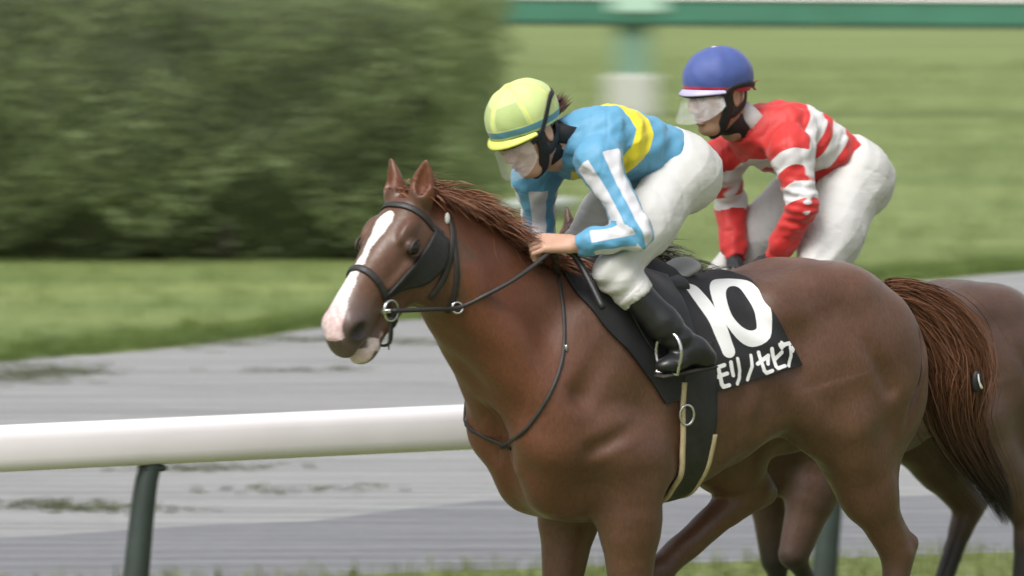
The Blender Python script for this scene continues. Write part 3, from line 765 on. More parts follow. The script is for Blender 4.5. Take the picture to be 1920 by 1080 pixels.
def make_mane(f, hp, Mh, mat, parent, crest, n=1500, seed=3, blow=(-.6, -.2, .1), length=.11, fore=True):
    rng = np.random.default_rng(seed); C = catmull(crest, 60); paths = []
    for i in range(n):
        t = rng.uniform(0, 1); c = C[int(t * 59)]
        p0 = c + np.array([rng.normal(0, .010), rng.normal(0, .014), 0]); q = f.cast(p0 + np.array([.0, 0, .25]), (0, 0, -1), .6)
        if q is None: continue
        q = q - np.array([0, 0, .004]); side = -1 if rng.uniform() < .45 else 1
        L = length * rng.uniform(.5, 1.25) * (1.15 - .35 * t); st = rng.uniform(.2, 1.0)
        g = rng.uniform(.5, 1.0)
        d0 = unit(np.array([blow[0] * st, side * rng.uniform(.2, .8), .55 * rng.uniform(.2, 1.1)]) + rng.normal(0, .15, 3))
        d1 = unit(np.array([blow[0] * 1.1, side * .9, -g]) + rng.normal(0, .22, 3))
        s = np.linspace(0, 1, 7)[:, None]
        P = q + L * (d0 * s + (d1 - d0) * s ** 2 * .55)
        # stay outside the neck
        for k in range(2, 7):
            dd = f.sample(P[k])
            if dd < .004: P[k] = P[k] + f.grad(P[k]) * (.006 - dd)
        paths.append(P)
    if fore:
        for i in range(50):
            q = hp(rng.uniform(-.01, .05), rng.normal(0, .018), .03); q = f.cast(q + Mh[:, 2] * .1, -Mh[:, 2], .3)
            if q is None: continue
            L = rng.uniform(.03, .06); d0 = unit(Mh[:, 2] * .45 + Mh[:, 1] * rng.normal(.1, .35) + np.array([-.2, 0, .5])); d1 = unit(Mh[:, 0] * .6 + Mh[:, 1] * rng.normal(.2, .4) + np.array([-.5, 0, .2]))
            s = np.linspace(0, 1, 7)[:, None]; P = q + L * (d0 * s + (d1 - d0) * s ** 2 * .6)
            paths.append(P)
    V, F, t = strands(paths, rng.uniform(.0018, .0045, len(paths)))
    return mesh_obj('mane', V, F, mat, parent, attrs={'along': t})
def make_tail(path, radii, mat, parent, n=2200, seed=4, m=14, wisps=.12):
    rng = np.random.default_rng(seed); C = catmull(path, 60); Rr = np.interp(np.linspace(0, 1, 60), np.linspace(0, 1, len(radii)), radii)
    T = np.gradient(C, axis=0); T /= np.linalg.norm(T, axis=1)[:, None]; N = np.cross(T, (0, 1, 0)); N /= np.linalg.norm(N, axis=1)[:, None]; B = np.cross(T, N)
    paths = []
    for i in range(n):
        a = rng.uniform(0, 2 * math.pi); r = math.sqrt(rng.uniform()); t0 = rng.uniform(0, .22); t1 = min(1.0, t0 + rng.uniform(.40, .80)) if rng.uniform() < .75 else rng.uniform(.85, 1.0)
        tw = rng.normal(0, .8); fl = 1 + (rng.exponential(.25) if rng.uniform() < .3 else 0) + (rng.uniform(.3, 1.2) if rng.uniform() < .02 else 0); w1, w2 = rng.uniform(0, 6.28, 2)
        ts = np.linspace(t0, t1, m); P = []
        for j, tt in enumerate(ts):
            k = tt * 59; k0 = min(int(k), 58); f_ = k - k0; c = C[k0] * (1 - f_) + C[k0 + 1] * f_; rr = (Rr[k0] * (1 - f_) + Rr[k0 + 1] * f_) * r
            u = j / (m - 1); rr = rr * (1 + (fl - 1) * u); an = a + tw * u + .12 * math.sin(7 * u + w1)
            p = c + rr * (N[k0] * math.cos(an) + B[k0] * math.sin(an)) + .006 * u * np.array([math.sin(9 * u + w2), math.sin(8 * u + w1), math.cos(7 * u + w2)])
            P.append(p)
        paths.append(P)
    V, F, t = strands(paths, rng.uniform(.0012, .0034, len(paths)))
    # colour runs along the tail, not along each hair
    P = np.asarray(paths); d = ((V[:, None, :1] * 0)); kk = np.tile(np.linspace(0, 1, m), n)
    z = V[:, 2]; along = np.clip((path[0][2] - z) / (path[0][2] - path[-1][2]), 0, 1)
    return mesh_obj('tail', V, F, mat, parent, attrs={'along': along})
M_mane1 = mat_hair('chestnut_mane', (.150, .058, .030), (.200, .085, .046))
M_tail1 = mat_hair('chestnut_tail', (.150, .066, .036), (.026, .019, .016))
L1 = H1.at
crest1 = [HP1(-.01, 0, -.03)] + [L1(px, py, .03) for px, py in ((835, 372), (880, 402), (925, 440), (965, 478), (1010, 505), (1060, 520))]
make_mane(F1, HP1, MH1, M_mane1, horse1, crest1, 2900, length=.15)
tail_px = [(1655, 548), (1700, 562), (1745, 600), (1778, 660), (1785, 720), (1795, 790), (1830, 860), (1868, 920), (1890, 985)]
tail1_path = [L1(px, py, -.005 - .0 * i) for i, (px, py) in enumerate(tail_px)]
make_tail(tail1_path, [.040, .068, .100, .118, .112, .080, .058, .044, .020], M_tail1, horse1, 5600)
# black tail tag with a pale mark, tied into the hair
c = L1(1832, 715, .12)
tg = mesh_obj('tail_tag', *sphere_vf(c, (.020, .012, .034)), simple('tail_tag_black', (.015, .015, .017), .5), horse1)
mesh_obj('tag_mark', *tube(catmull([c + (.006, .014, .024), c + (.004, .0165, 0), c + (-.008, .0150, -.022)], 8), [.0015, .002, .003, .003, .003, .004, .005, .003], 6), simple('tag_white', (.75, .75, .72), .5), tg)

# ================================================================== TACK OF THE CHESTNUT
CAM1 = H1.loc(CAMP)
def hit(px, py, f=F1, fr=H1):
    o = fr.loc(CAMP); d = ray(px, py) @ fr.R; return f.cast(o, d, 22.5, 16.0)
M_black = simple('black_leather', (.018, .018, .020), .42, var=.25, scale=40, bumpk=.15)
M_strap = simple('dark_strap', (.026, .024, .024), .5, var=.25, scale=40, bumpk=.15)
M_steel = simple('bit_steel', (.62, .62, .62), .22, 1.0, var=.05)
def surf(x, phi, f=F1, zc=1.20, rmax=.52):
    """outermost surface point round the trunk at x, angle phi from the spine (left positive); arrays"""
    x, phi = np.broadcast_arrays(np.asarray(x, float), np.asarray(phi, float)); r = np.linspace(rmax, .04, 240)
    dy, dz = np.sin(phi), np.cos(phi)
    P = np.stack([np.broadcast_to(x[..., None], x.shape + (240,)), dy[..., None] * r, zc + dz[..., None] * r], -1)
    v = f.sample(P) < 0; k = np.argmax(v, -1); k = np.maximum(k, 1)
    r0 = r[k]; return np.stack([x, dy * r0, zc + dz * r0], -1)
def xphi(p, zc=1.20): return p[0], math.atan2(p[1], p[2] - zc)
def smooth_grid(G, it=3):
    G = G.copy()
    for _ in range(it):
        H_ = G.copy(); H_[1:-1, 1:-1] = .25 * (G[:-2, 1:-1] + G[2:, 1:-1] + G[1:-1, :-2] + G[1:-1, 2:])
        H_[0, 1:-1] = .5 * G[0, 1:-1] + .25 * (G[0, :-2] + G[0, 2:]); H_[-1, 1:-1] = .5 * G[-1, 1:-1] + .25 * (G[-1, :-2] + G[-1, 2:])
        H_[1:-1, 0] = .5 * G[1:-1, 0] + .25 * (G[:-2, 0] + G[2:, 0]); H_[1:-1, -1] = .5 * G[1:-1, -1] + .25 * (G[:-2, -1] + G[2:, -1]); G = H_
    return G
def shell(G, f, t0, t1, attrs=None):
    """thick sheet from a grid of points near the surface, between offsets t0 and t1"""
    nu, nv, _ = G.shape; g = f.grad(G, .02); A = G + g * t1; B = G + g * t0
    V = np.concatenate([A.reshape(-1, 3), B.reshape(-1, 3)]); n = nu * nv; F = []
    id_ = np.arange(n).reshape(nu, nv)
    q = np.stack([id_[:-1, :-1], id_[1:, :-1], id_[1:, 1:], id_[:-1, 1:]], -1).reshape(-1, 4)
    F = [q, q[:, ::-1] + n]
    rim = np.concatenate([id_[0, :], id_[1:, -1], id_[-1, -2::-1], id_[-2:0:-1, 0]]); r2 = np.roll(rim, -1)
    F.append(np.stack([rim, r2, r2 + n, rim + n], 1)); return V, np.concatenate(F)

# ---------------------------------------------------------------- black number cloth
front = [xphi(hit(*p)) for p in ((1092, 565), (1130, 612), (1180, 662), (1222, 718), (1246, 757))]
rear = [xphi(hit(*p)) for p in ((1402, 527), (1432, 570), (1468, 628), (1503, 684))]
phf, phr = front[-1][1], rear[-1][1]
def upsample(G, nu, nv):
    a, b = G.shape[:2]; iu = np.linspace(0, a - 1, nu); iv = np.linspace(0, b - 1, nv)
    T = catmull(G.reshape(a, -1), nu).reshape(nu, b, 3); return catmull(T.transpose(1, 0, 2).reshape(b, -1), nv).reshape(nv, nu, 3).transpose(1, 0, 2)
NU, NV = 48, 90
u = np.linspace(0, 1, NU)[:, None]; v = np.linspace(-1, 1, NV)[None, :]
phb = phf + (phr - phf) * u; PHI = v * phb
fv = np.array([0] + [p[1] / phf for p in front]); fx = np.array([front[0][0] + .035] + [p[0] for p in front])
rv = np.array([0] + [p[1] / phr for p in rear]); rx = np.array([rear[0][0] + .01] + [p[0] for p in rear])
xf = np.interp(np.abs(v), fv, fx); xr = np.interp(np.abs(v), rv, rx); X = xf + (xr - xf) * u
G = upsample(smooth_grid(surf(X, PHI), 3), 240, 440); NU, NV = 240, 440
u = np.linspace(0, 1, NU)[:, None]; v = np.linspace(-1, 1, NV)[None, :]
# slight ripples of cloth towards its free rear and lower edge
rip = (.005 * np.sin(np.abs(v) * 9 + u * 14) + .003 * np.sin(np.abs(v) * 21 - u * 17)) * np.clip((u - .35) / .4, 0, 1) * np.clip((np.abs(v) - .2) / .4, 0, 1)
G = G + F1.grad(G, .02) * (rip + .004 * (np.abs(v) > .9) * 0)[..., None]
# lettering: strokes measured as points on the horse, distances taken on the cloth itself
def cloth_xs(P):     # rearward distance and arc length round the trunk
    return np.stack([-P[..., 0], .285 * np.arctan2(P[..., 1], P[..., 2] - 1.20)], -1)
crop = lambda cx, cy: (960 + cx / 1.929, 400 + cy / 1.929)
STK = []
def stroke(pts, w, closed=False):
    p = [hit(*q) for q in pts]; p = np.array([cloth_xs(x) for x in p if x is not None]); STK.append((p, w))
stroke([crop(648, 288), crop(668, 312), crop(772, 498)], .0235)
ring = [(790, 264), (845, 276), (888, 322), (906, 385), (900, 438), (862, 456), (818, 440), (776, 396), (746, 338), (738, 292), (752, 268), (790, 264)]
stroke([crop(*p) for p in catmull(ring, 40)], .0235)
GL = {'mo': [[(.12, .92), (.88, .92)], [(.02, .55), (.98, .55)], [(.42, .92), (.42, .2), (.52, .06), (.92, .06)]],
      'ri': [[(.22, .92), (.22, .38)], [(.76, .97), (.76, .5), (.62, .2), (.36, .0)]],
      'no': [[(.80, .95), (.66, .50), (.15, .03)]],
      'se': [[(.02, .52), (.94, .72), (.74, .40)], [(.34, .97), (.34, .18), (.46, .06), (.90, .06)]],
      'bi': [[(.12, .92), (.12, .18), (.24, .06), (.82, .06)], [(.12, .46), (.74, .66)], [(.70, .98), (.78, .84)], [(.88, 1.04), (.96, .90)]],
      'a': [[(.02, .92), (.94, .92), (.62, .56)], [(.48, .74), (.44, .36), (.12, .0)]]}
base = {'mo': (735, 641), 'ri': (787, 622), 'no': (838, 607), 'se': (888, 590), 'bi': (939, 573), 'a': (983, 557)}
for g_, ss_ in GL.items():
    bx_, by_ = base[g_]
    for s_ in ss_:
        pts = []
        for (a0, b0), (a1, b1) in zip(s_[:-1], s_[1:]):
            for t in np.linspace(0, 1, 5): x_, y_ = a0 + (a1 - a0) * t, b0 + (b1 - b0) * t; pts.append(crop(bx_ + 45 * x_ - 18 * y_, by_ - 15 * x_ - 84 * y_))
        stroke(pts, .0062)
Gf = G.reshape(-1, 3); Q = cloth_xs(Gf); Q[:, 1] = np.abs(Q[:, 1])
best = np.full(len(Q), -.05)
# the far side carries the same print, reading the other way round
xs_mid = np.mean([p[:, 0].mean() for p, _ in STK]); Qm = Q.copy(); far = Gf[:, 1] < 0; Qm[far, 0] = 2 * xs_mid - Qm[far, 0]
for p, w in STK:
    lo, hi = p.min(0) - w - .01, p.max(0) + w + .01; m_ = np.where(np.all((Qm > lo) & (Qm < hi), 1))[0]
    if len(m_) == 0 or len(p) < 2: continue
    q = Qm[m_]; dmin = np.full(len(q), 9.)
    for a, b_ in zip(p[:-1], p[1:]):
        ba = b_ - a; t = np.clip(((q - a) @ ba) / (ba @ ba + 1e-12), 0, 1); dmin = np.minimum(dmin, np.linalg.norm(q - a - t[:, None] * ba, axis=1))
    best[m_] = np.maximum(best[m_], w - dmin)
Vc, Fc = shell(G, F1, .003, .016)
mcl, nt, b = new_mat('number_cloth')
wv = noise(nt, 220, 2); n1 = noise(nt, 9, 4)
cc = mixc(nt, n1, (.010, .010, .012), (.028, .028, .031)); pr_ = maprange(nt, attr(nt, 'print'), -.0007, .0007)
cc = mixc(nt, pr_, cc, mixc(nt, n1, (.74, .74, .74), (.84, .84, .84))); lk(nt, cc, b.inputs['Base Color']); b.inputs['Roughness'].default_value = .62; b.inputs['Specular IOR Level'].default_value = .35
bump(nt, b, math_n(nt, 'ADD', wv, math_n(nt, 'MULTIPLY', n1, 2)), .2, .004)
cloth = mesh_obj('saddle_cloth', Vc, Fc, mcl, None, attrs={'print': np.concatenate([best, np.full(len(best), -.05)])})
cloth.location = tuple(O1); cloth.rotation_euler = (0, 0, math.pi + TH)
tag(cloth, 'black saddle cloth with big white number 10 and white katakana', 'saddle cloth')

# ---------------------------------------------------------------- girth
gx = [(.150, R(60)), (.155, R(100)), (.150, R(140)), (.13, R(180))]; gx2 = [(.045, R(60)), (.050, R(100)), (.060, R(140)), (.045, R(180))]
girth = empty('girth', tuple(O1), math.pi + TH); tag(girth, 'black girth strap with beige edging below the number cloth', 'girth')
ph = np.linspace(R(58), R(302), 150); pg = np.where(ph > math.pi, 2 * math.pi - ph, ph)
xa = np.interp(pg, [g[1] for g in gx], [g[0] for g in gx]); xb = np.interp(pg, [g[1] for g in gx2], [g[0] for g in gx2])
GG = np.stack([surf(xa + (xb - xa) * t, ph) for t in np.linspace(0, 1, 12)], 0); GG = smooth_grid(GG, 2)
V, F = shell(GG, F1, .004, .018); mesh_obj('strap', V, F, M_black, girth)
M_beige = simple('beige_edging', (.50, .40, .24), .7, var=.15, scale=30)
gn = F1.grad(GG, .02)
for k, sl in ((0, slice(14, 136)), (-1, slice(34, 116))):
    P = GG[k, sl] + gn[k, sl] * .014; V, F = tube(P, .0085, 8); mesh_obj('edging', V, F, M_beige, girth)
bc = hit(1285, 776); nb_ = F1.grad(bc, .02); tb = unit(np.cross(nb_, (1, 0, 0))); sb = np.cross(tb, nb_)
P = [bc + nb_ * .022 + tb * (.030 * math.cos(a)) + sb * (.021 * math.sin(a)) for a in np.linspace(0, 2 * math.pi, 28, endpoint=False)]
V, F = tube(P, .0042, 8, closed=True); mesh_obj('ring_buckle', V, F, M_steel, girth)

# ---------------------------------------------------------------- bridle
bridle = empty('bridle', tuple(O1), math.pi + TH); tag(bridle, 'dark bridle with black cheek pads, steel bit and reins on the chestnut', 'bridle')
def hsurf(s, a, zc=-.085, f=F1, hp=HP1):
    """surface of the head at station s, angle a from the front of the face (left positive)"""
    o = hp(s, 0, zc); d = unit((hp(s, math.sin(a), zc + math.cos(a) * 1.0) - o) * 1.0)
    r = np.linspace(.26, .01, 300); P = o + d * r[:, None]; v = np.where(f.sample(P) < 0)[0]
    return P[v[0]] if len(v) else o + d * .05
def strap_pts(P, w, t=.0035, name='strap', mat=M_strap, lift=.004, n=None, parent=bridle, f=F1):
    P = np.asarray(P); g = f.grad(P, .012); Pc = P + g * lift
    V, F = tube(catmull(Pc, n or len(Pc) * 3), w, 8, flat=t / w, normals=catmull(g, n or len(Pc) * 3)); return mesh_obj(name, V, F, mat, parent)
def head_loop(s_of_a, amin, amax, n, w, name, mat=M_strap, lift=.004, closed=False, zc=-.085):
    A = np.linspace(amin, amax, n); P = np.array([hsurf(s_of_a(a), a, zc) for a in A])
    if closed: pass
    return strap_pts(P, w, name=name, mat=mat, lift=lift)
sc_ = lambda a: abs(a) / math.pi
head_loop(lambda a: .355 + .03 * sc_(a), -R(175), R(175), 60, .011, 'noseband')
head_loop(lambda a: .085 - .02 * sc_(a), -R(100), R(100), 30, .011, 'browband')
def hs_from_px(px, py):
    p = hit(px, py); return p
near_cheek = [hit(*p) for p in ((838, 402), (848, 430), (846, 470), (832, 520), (805, 560), (778, 582))]
def refl(P):     # mirror across the head's own middle plane
    q = (np.asarray(P) - HEAD_O) @ MH1; q[..., 1] *= -1; return HEAD_O + q @ MH1.T
near_cheek = [p for p in near_cheek if p is not None]
strap_pts(near_cheek, .010, name='cheek_strap'); strap_pts([F1.cast(q + F1.grad(q, .02) * .06, -F1.grad(q, .02), .2) if F1.cast(q + F1.grad(q, .02) * .06, -F1.grad(q, .02), .2) is not None else q for q in refl(near_cheek)], .010, name='cheek_strap')
throat = [p for p in (hit(*q) for q in ((846, 420), (853, 470), (856, 520), (850, 560), (838, 585))) if p is not None]
strap_pts(throat, .008, name='throatlatch')
# black cheek pads behind the eyes
def pad(sgn):
    S = np.linspace(.075, .375, 22); Gp = []
    for s in S:
        a0 = np.interp(s, [.07, .12, .20, .26, .375], [90, 90, 92, 88, 94]); a1 = np.interp(s, [.07, .14, .24, .32, .375], [106, 130, 132, 116, 104])
        Gp.append([hsurf(s, sgn * R(a0 + (a1 - a0) * t)) for t in np.linspace(0, 1, 14)])
    Gp = smooth_grid(np.array(Gp), 4); Gp = Gp if sgn > 0 else Gp[:, ::-1]
    return shell(Gp, F1, .000, .010)
M_pad = simple('black_pad', (.016, .016, .018), .6, var=.3, scale=60, bumpk=.3)
for sg in (1, -1):
    V, F = pad(sg); mesh_obj('cheek_pad', V, F, M_pad, bridle)
# white rosettes at the ends of the browband, forward of the ears' base
q = hit(836, 412); V, F = sphere_vf(q + F1.grad(q, .02) * .008, (.008, .006, .017)); mesh_obj('rosette', V, F, simple('rosette_white', (.80, .80, .78), .6), bridle)
# bit rings, reins
def ringat(c, nrm, r, tr, name):
    nrm = unit(nrm); a_ = unit(np.cross(nrm, (.3, .1, 1))); b_ = np.cross(nrm, a_)
    P = [c + r * (a_ * math.cos(t) + b_ * math.sin(t)) for t in np.linspace(0, 2 * math.pi, 26, endpoint=False)]
    V, F = tube(P, tr, 8, closed=True); return mesh_obj(name, V, F, M_steel, bridle)
cr = hit(752, 596)
cr = cr if cr is not None else HP1(.40, .06, -.12)
lat = MH1[:, 1]; bitc = cr + lat * .012
ringat(bitc, lat, .030, .0042, 'bit_ring'); ringat(refl(bitc), lat, .030, .0042, 'bit_ring')
V, F = tube([refl(bitc), HP1(.405, 0, -.128), bitc], .007, 10); mesh_obj('mouthpiece', V, F, M_steel, bridle)
V, F = tube(catmull([bitc + (0, 0, -.02), HP1(.44, .03, -.205), HP1(.44, -.03, -.205), refl(bitc + (0, 0, -.02))], 16), .006, 8, flat=.6); mesh_obj('chin_strap', V, F, M_strap, bridle)
e0 = H1.at(730, 640, bitc[1] + .0); V, F = tube(catmull([bitc + (0, 0, -.028), e0 + (0, 0, .02), e0 + (.002, 0, -.025)], 8), [.004, .004, .004, .004, .004, .0035, .003, .002], 6); mesh_obj('strap_end', V, F, M_strap, bridle)
HAND_N = L1(1040, 464, .16); HAND_F = L1(1030, 512, -.09)
rq = hit(843, 576); rq = rq if rq is not None else HP1(.2, .09, -.25)
rl = [bitc + lat * .004, bitc * .45 + rq * .55 + lat * .030, rq + lat * .030] + [(rq + lat * .030) * (1 - t) + HAND_N * t + np.array([0, .035 * math.sin(math.pi * t), -.006 * math.sin(math.pi * t)]) for t in (.25, .5, .75, 1.0)]
V, F = tube(catmull(rl, 40), .0092, 8, flat=.75); mesh_obj('rein', V, F, M_strap, bridle)
ringat(rq + lat * .030, lat + np.array([.5, 0, .2]), .016, .0036, 'rein_ring')
rr_ = refl(np.array([rl[0], rl[1], rl[2]])); rlf = [rr_[0], rr_[1], rr_[2], np.array([.72, -.15, 1.58]), HAND_F + (.06, 0, .0), HAND_F]
V, F = tube(catmull(rlf, 40), .0092, 8, flat=.75); mesh_obj('rein', V, F, M_strap, bridle)
V, F = tube(catmull([HAND_N + (0, .0, -.02), HAND_N * .5 + HAND_F * .5 + (-.02, 0, -.07), HAND_F], 14), .010, 8, flat=.35); mesh_obj('rein_bight', V, F, M_strap, bridle)
# neck strap running down the shoulder to the breast
ns = [hit(*p) for p in ((1046, 520), (1056, 580), (1058, 640), (1050, 690), (1030, 740), (1000, 788), (972, 818), (940, 838))]
ns = [p for p in ns if p is not None]
bs = empty('neck_strap', tuple(O1), math.pi + TH); tag(bs, 'thin dark strap running down the chestnut\'s shoulder to its breast', 'strap')
strap_pts(ns, .0055, name='strap', parent=bs); V, F = sphere_vf(hit(1059, 652) + (0, .008, 0), (.005, .004, .010)); mesh_obj('buckle', V, F, M_steel, bs)
mid_ = [mirror(p) for p in ns]; strap_pts(mid_, .006, name='strap', parent=bs)

# ---------------------------------------------------------------- saddle
saddle = empty('saddle', tuple(O1), math.pi + TH); tag(saddle, 'small black racing saddle with grey cantle under the rider in blue', 'saddle')
def make_saddle(parent, zoff=0.0, xoff=0.0):
    f = Field((-.16, -.26, 1.36), (.50, .26, 1.74), .006)
    f.add(loft((0, 0, 0), (1, 0, 0), (0, 0, 1), [(.05, 0, 1.51, .14, .040, .05), (.12, 0, 1.515, .14, .034, .05), (.22, 0, 1.525, .12, .034, .06), (.32, 0, 1.535, .09, .040, .08), (.36, 0, 1.54, .06, .03, .07)], 2.2), .02)
    V, F = f.mesh(1); V = V + np.array([xoff, 0, zoff]); mesh_obj('seat', V, F, M_black, parent)
    P = catmull([(.10, 0, 1.515), (.05, 0, 1.530), (-.005, 0, 1.552), (-.045, 0, 1.572)], 18) + np.array([xoff, 0, zoff])
    V, F = tube(P, np.interp(np.linspace(0, 1, 18), [0, .3, .8, .93, 1], [.05, .080, .080, .068, .04]), 20, flat=.34, normals=np.tile([0, 0, 1.0], (18, 1))); mesh_obj('cantle', V, F, simple('grey_cantle', (.34, .34, .345), .45, var=.1, scale=8), parent)
make_saddle(saddle)
uu = np.linspace(0, 1, 26)[:, None]; vv = np.linspace(0, 1, 30)[None, :]
for s in (1, -1):
    xg = (.40 - .10 * vv - .02 * vv ** 2) * (1 - uu) + (.12 - .02 * vv) * uu; pgx = s * (R(16) + vv * R(52) * (1 - .25 * (2 * uu - 1) ** 2))
    Gs = smooth_grid(surf(xg, pgx), 8); V, F = shell(Gs, F1, .017, .026); mesh_obj('flap', V, F, M_black, saddle)
# stirrup leathers and irons are placed with the rider's feet below
# ================================================================== THE RIDERS
def head_mat(delta, pitch, roll=0.0):
    X = np.array([math.cos(pitch) * math.cos(delta), math.cos(pitch) * math.sin(delta), -math.sin(pitch)]); Y = np.array([-math.sin(delta), math.cos(delta), 0.0]); Z = np.cross(X, Y)
    c, s = math.cos(roll), math.sin(roll); return np.stack([X, c * Y + s * Z, -s * Y + c * Z], 1)
def head_skin():
    f = Field((-.13, -.11, -.20), (.14, .11, .14), .0032)
    f.add(ell((-.008, 0, .030), (.095, .076, .092)), .01)
    f.add(ell((.026, 0, -.030), (.066, .060, .085)), .025)
    f.add(ell((.060, 0, -.098), (.024, .027, .021)), .02)
    f.add(cone((.074, -.032, .024), (.074, .032, .024), .015, .015), .015)
    for s in (1, -1):
        f.add(cone((-.004, s * .050, -.058), (.050, s * .020, -.100), .020, .018), .02)
        f.add(ell((.058, s * .043, -.018), (.030, .020, .020)), .015)
        f.sub(ell((.094, s * .031, .006), (.016, .017, .011)), .010); f.add(ell((.073, s * .031, .005), (.0135, .0135, .0135)), .003)
        f.add(ell((.098, s * .011, -.035), (.012, .009, .008)), .006); f.sub(ell((.100, s * .008, -.043), (.006, .004, .004)), .003)
        f.add(ell((-.012, s * .078, -.008), (.020, .009, .032), basis((1, s * .35, 0), (-.2, 0, 1))), .006)
        f.sub(ell((-.008, s * .088, -.004), (.012, .007, .020), basis((1, s * .35, 0), (-.2, 0, 1))), .005)
    f.add(cone((.088, 0, .014), (.108, 0, -.027), .009, .0125), .010)
    f.add(ell((.089, 0, -.061), (.013, .023, .0065)), .005); f.add(ell((.086, 0, -.074), (.012, .020, .0075)), .005); f.sub(ell((.102, 0, -.0675), (.012, .022, .0022)), .003)
    f.add(cone((-.025, 0, -.05), (-.050, 0, -.11), .052, .052), .03)
    V, F = f.mesh(1)
    lip = np.exp(-((V[:, 2] + .0675) / .011) ** 2 - (V[:, 1] / .022) ** 2) * (V[:, 0] > .08)
    eye = np.exp(-((V[:, 2] - .006) / .006) ** 2 - ((np.abs(V[:, 1]) - .031) / .009) ** 2) * (V[:, 0] > .078)
    brow = np.exp(-((V[:, 2] - .027 - 0.1 * 0) / .005) ** 2 - ((np.abs(V[:, 1]) - .034) / .018) ** 2) * (V[:, 0] > .07)
    return V, F, lip, np.maximum(eye, brow * .8)
HEADV = head_skin()
def fist(thumb):
    f = Field((-.09, -.08, -.075), (.14, .08, .05), .0026)
    f.add(cone((-.08, 0, 0), (.0, 0, 0), .027, .026), .02)
    for y in (-.028, -.009, .010, .028): f.add(cone((.004, y * .75, .002), (.076, y, .004), .0150, .0130), .012)
    f.add(ell((.035, thumb * .030, -.012), (.035, .016, .017)), .012)
    for y, L, ra in ((-.033, .82, .0078), (-.011, .95, .0086), (.011, 1.0, .0088), (.033, .95, .0086)):
        y = -thumb * y * -1; k = np.array([.080, y, .004]); p1 = k + np.array([.036, 0, -.017]) * L; p2 = p1 + np.array([-.004, 0, -.028]) * L; p3 = p2 + np.array([-.020, 0, -.006]) * L
        f.add(cone(k, p1, ra * 1.10, ra), .0015); f.add(cone(p1, p2, ra, ra * .93), .002); f.add(cone(p2, p3, ra * .93, ra * .8), .002)
    t0 = np.array([.022, thumb * .036, -.010]); t1 = np.array([.056, thumb * .050, -.016]); t2 = np.array([.090, thumb * .040, -.026])
    f.add(cone(t0, t1, .0135, .0112), .006); f.add(cone(t1, t2, .0112, .0085), .003)
    return f.mesh(1)
FIST = {1: fist(1), -1: fist(-1)}
def mat_skin(name, c):
    m, nt, b = new_mat(name); n1 = noise(nt, 45, 4)
    col = mixc(nt, n1, tuple(x * .88 for x in c), tuple(min(1, x * 1.1) for x in c))
    col = mixc(nt, attr(nt, 'lip'), col, (.33, .13, .11)); col = mixc(nt, attr(nt, 'eye'), col, (.02, .014, .012))
    lk(nt, col, b.inputs['Base Color']); b.inputs['Roughness'].default_value = .5; b.inputs['Subsurface Weight'].default_value = .12
    b.inputs['Subsurface Radius'].default_value = (.012, .005, .003); b.inputs['Subsurface Scale'].default_value = .5
    bump(nt, b, noise(nt, 300, 3), .12, .002); return m
M_skin = mat_skin('skin', (.52, .31, .22)); M_skin2 = mat_skin('skin_tanned', (.42, .25, .17))
def mat_fabric(name, cols, rough=.55, scale=14, bk=.25, sheen=.15):
    """cols: base colour, then (attribute, colour) pairs painted where the attribute is positive"""
    m, nt, b = new_mat(name); n1 = noise(nt, scale, 5, .55); wv = noise(nt, 420, 2)
    def tone(c): return mixc(nt, n1, tuple(x * .90 for x in c), tuple(min(1, x * 1.07) for x in c))
    col = tone(cols[0])
    for an, c in cols[1:]: col = mixc(nt, maprange(nt, attr(nt, an), -.0008, .0008), col, tone(c))
    lk(nt, col, b.inputs['Base Color']); b.inputs['Roughness'].default_value = rough; b.inputs['Sheen Weight'].default_value = sheen; b.inputs['Specular IOR Level'].default_value = .35
    fold = noise(nt, 9, 3, .5, stretch=(1, 1, 2.2))
    bump(nt, b, math_n(nt, 'ADD', math_n(nt, 'MULTIPLY', wv, .12), math_n(nt, 'ADD', fold, math_n(nt, 'MULTIPLY', n1, .5))), bk, .012); return m
M_breech = mat_fabric('white_breeches', [(.59, .585, .57)], .5, 10, .5)
M_boot = simple('boot_leather', (.014, .015, .016), .30, var=.3, scale=25, bumpk=.2)
M_harness = simple('helmet_harness', (.014, .014, .016), .6, var=.3, scale=60)
def mat_lens():
    m, nt, b = new_mat('goggle_lens')
    out = [n for n in nt.nodes if n.type == 'OUTPUT_MATERIAL'][0]
    b.inputs['Base Color'].default_value = (.74, .75, .76, 1); b.inputs['Roughness'].default_value = .08; b.inputs['Specular IOR Level'].default_value = .6
    tr = nt.nodes.new('ShaderNodeBsdfTransparent'); mx = nt.nodes.new('ShaderNodeMixShader')
    lk(nt, maprange(nt, noise(nt, 30, 4), .3, .7, .16, .36), mx.inputs[0]); lk(nt, tr.outputs[0], mx.inputs[1]); lk(nt, b.outputs[0], mx.inputs[2]); lk(nt, mx.outputs[0], out.inputs['Surface']); return m
M_lens = mat_lens()
def seg_d(P, a, b):
    ba = b - a; t = np.clip(((P - a) @ ba) / (ba @ ba), 0, 1); return np.linalg.norm(P - a - t[:, None] * ba, axis=1), t
def ang_about(P, a, b, ref):
    x = unit(b - a); r = unit(ref - x * np.dot(ref, x)); q = np.cross(x, r); d = P - a; return np.arctan2(d @ q, d @ r)

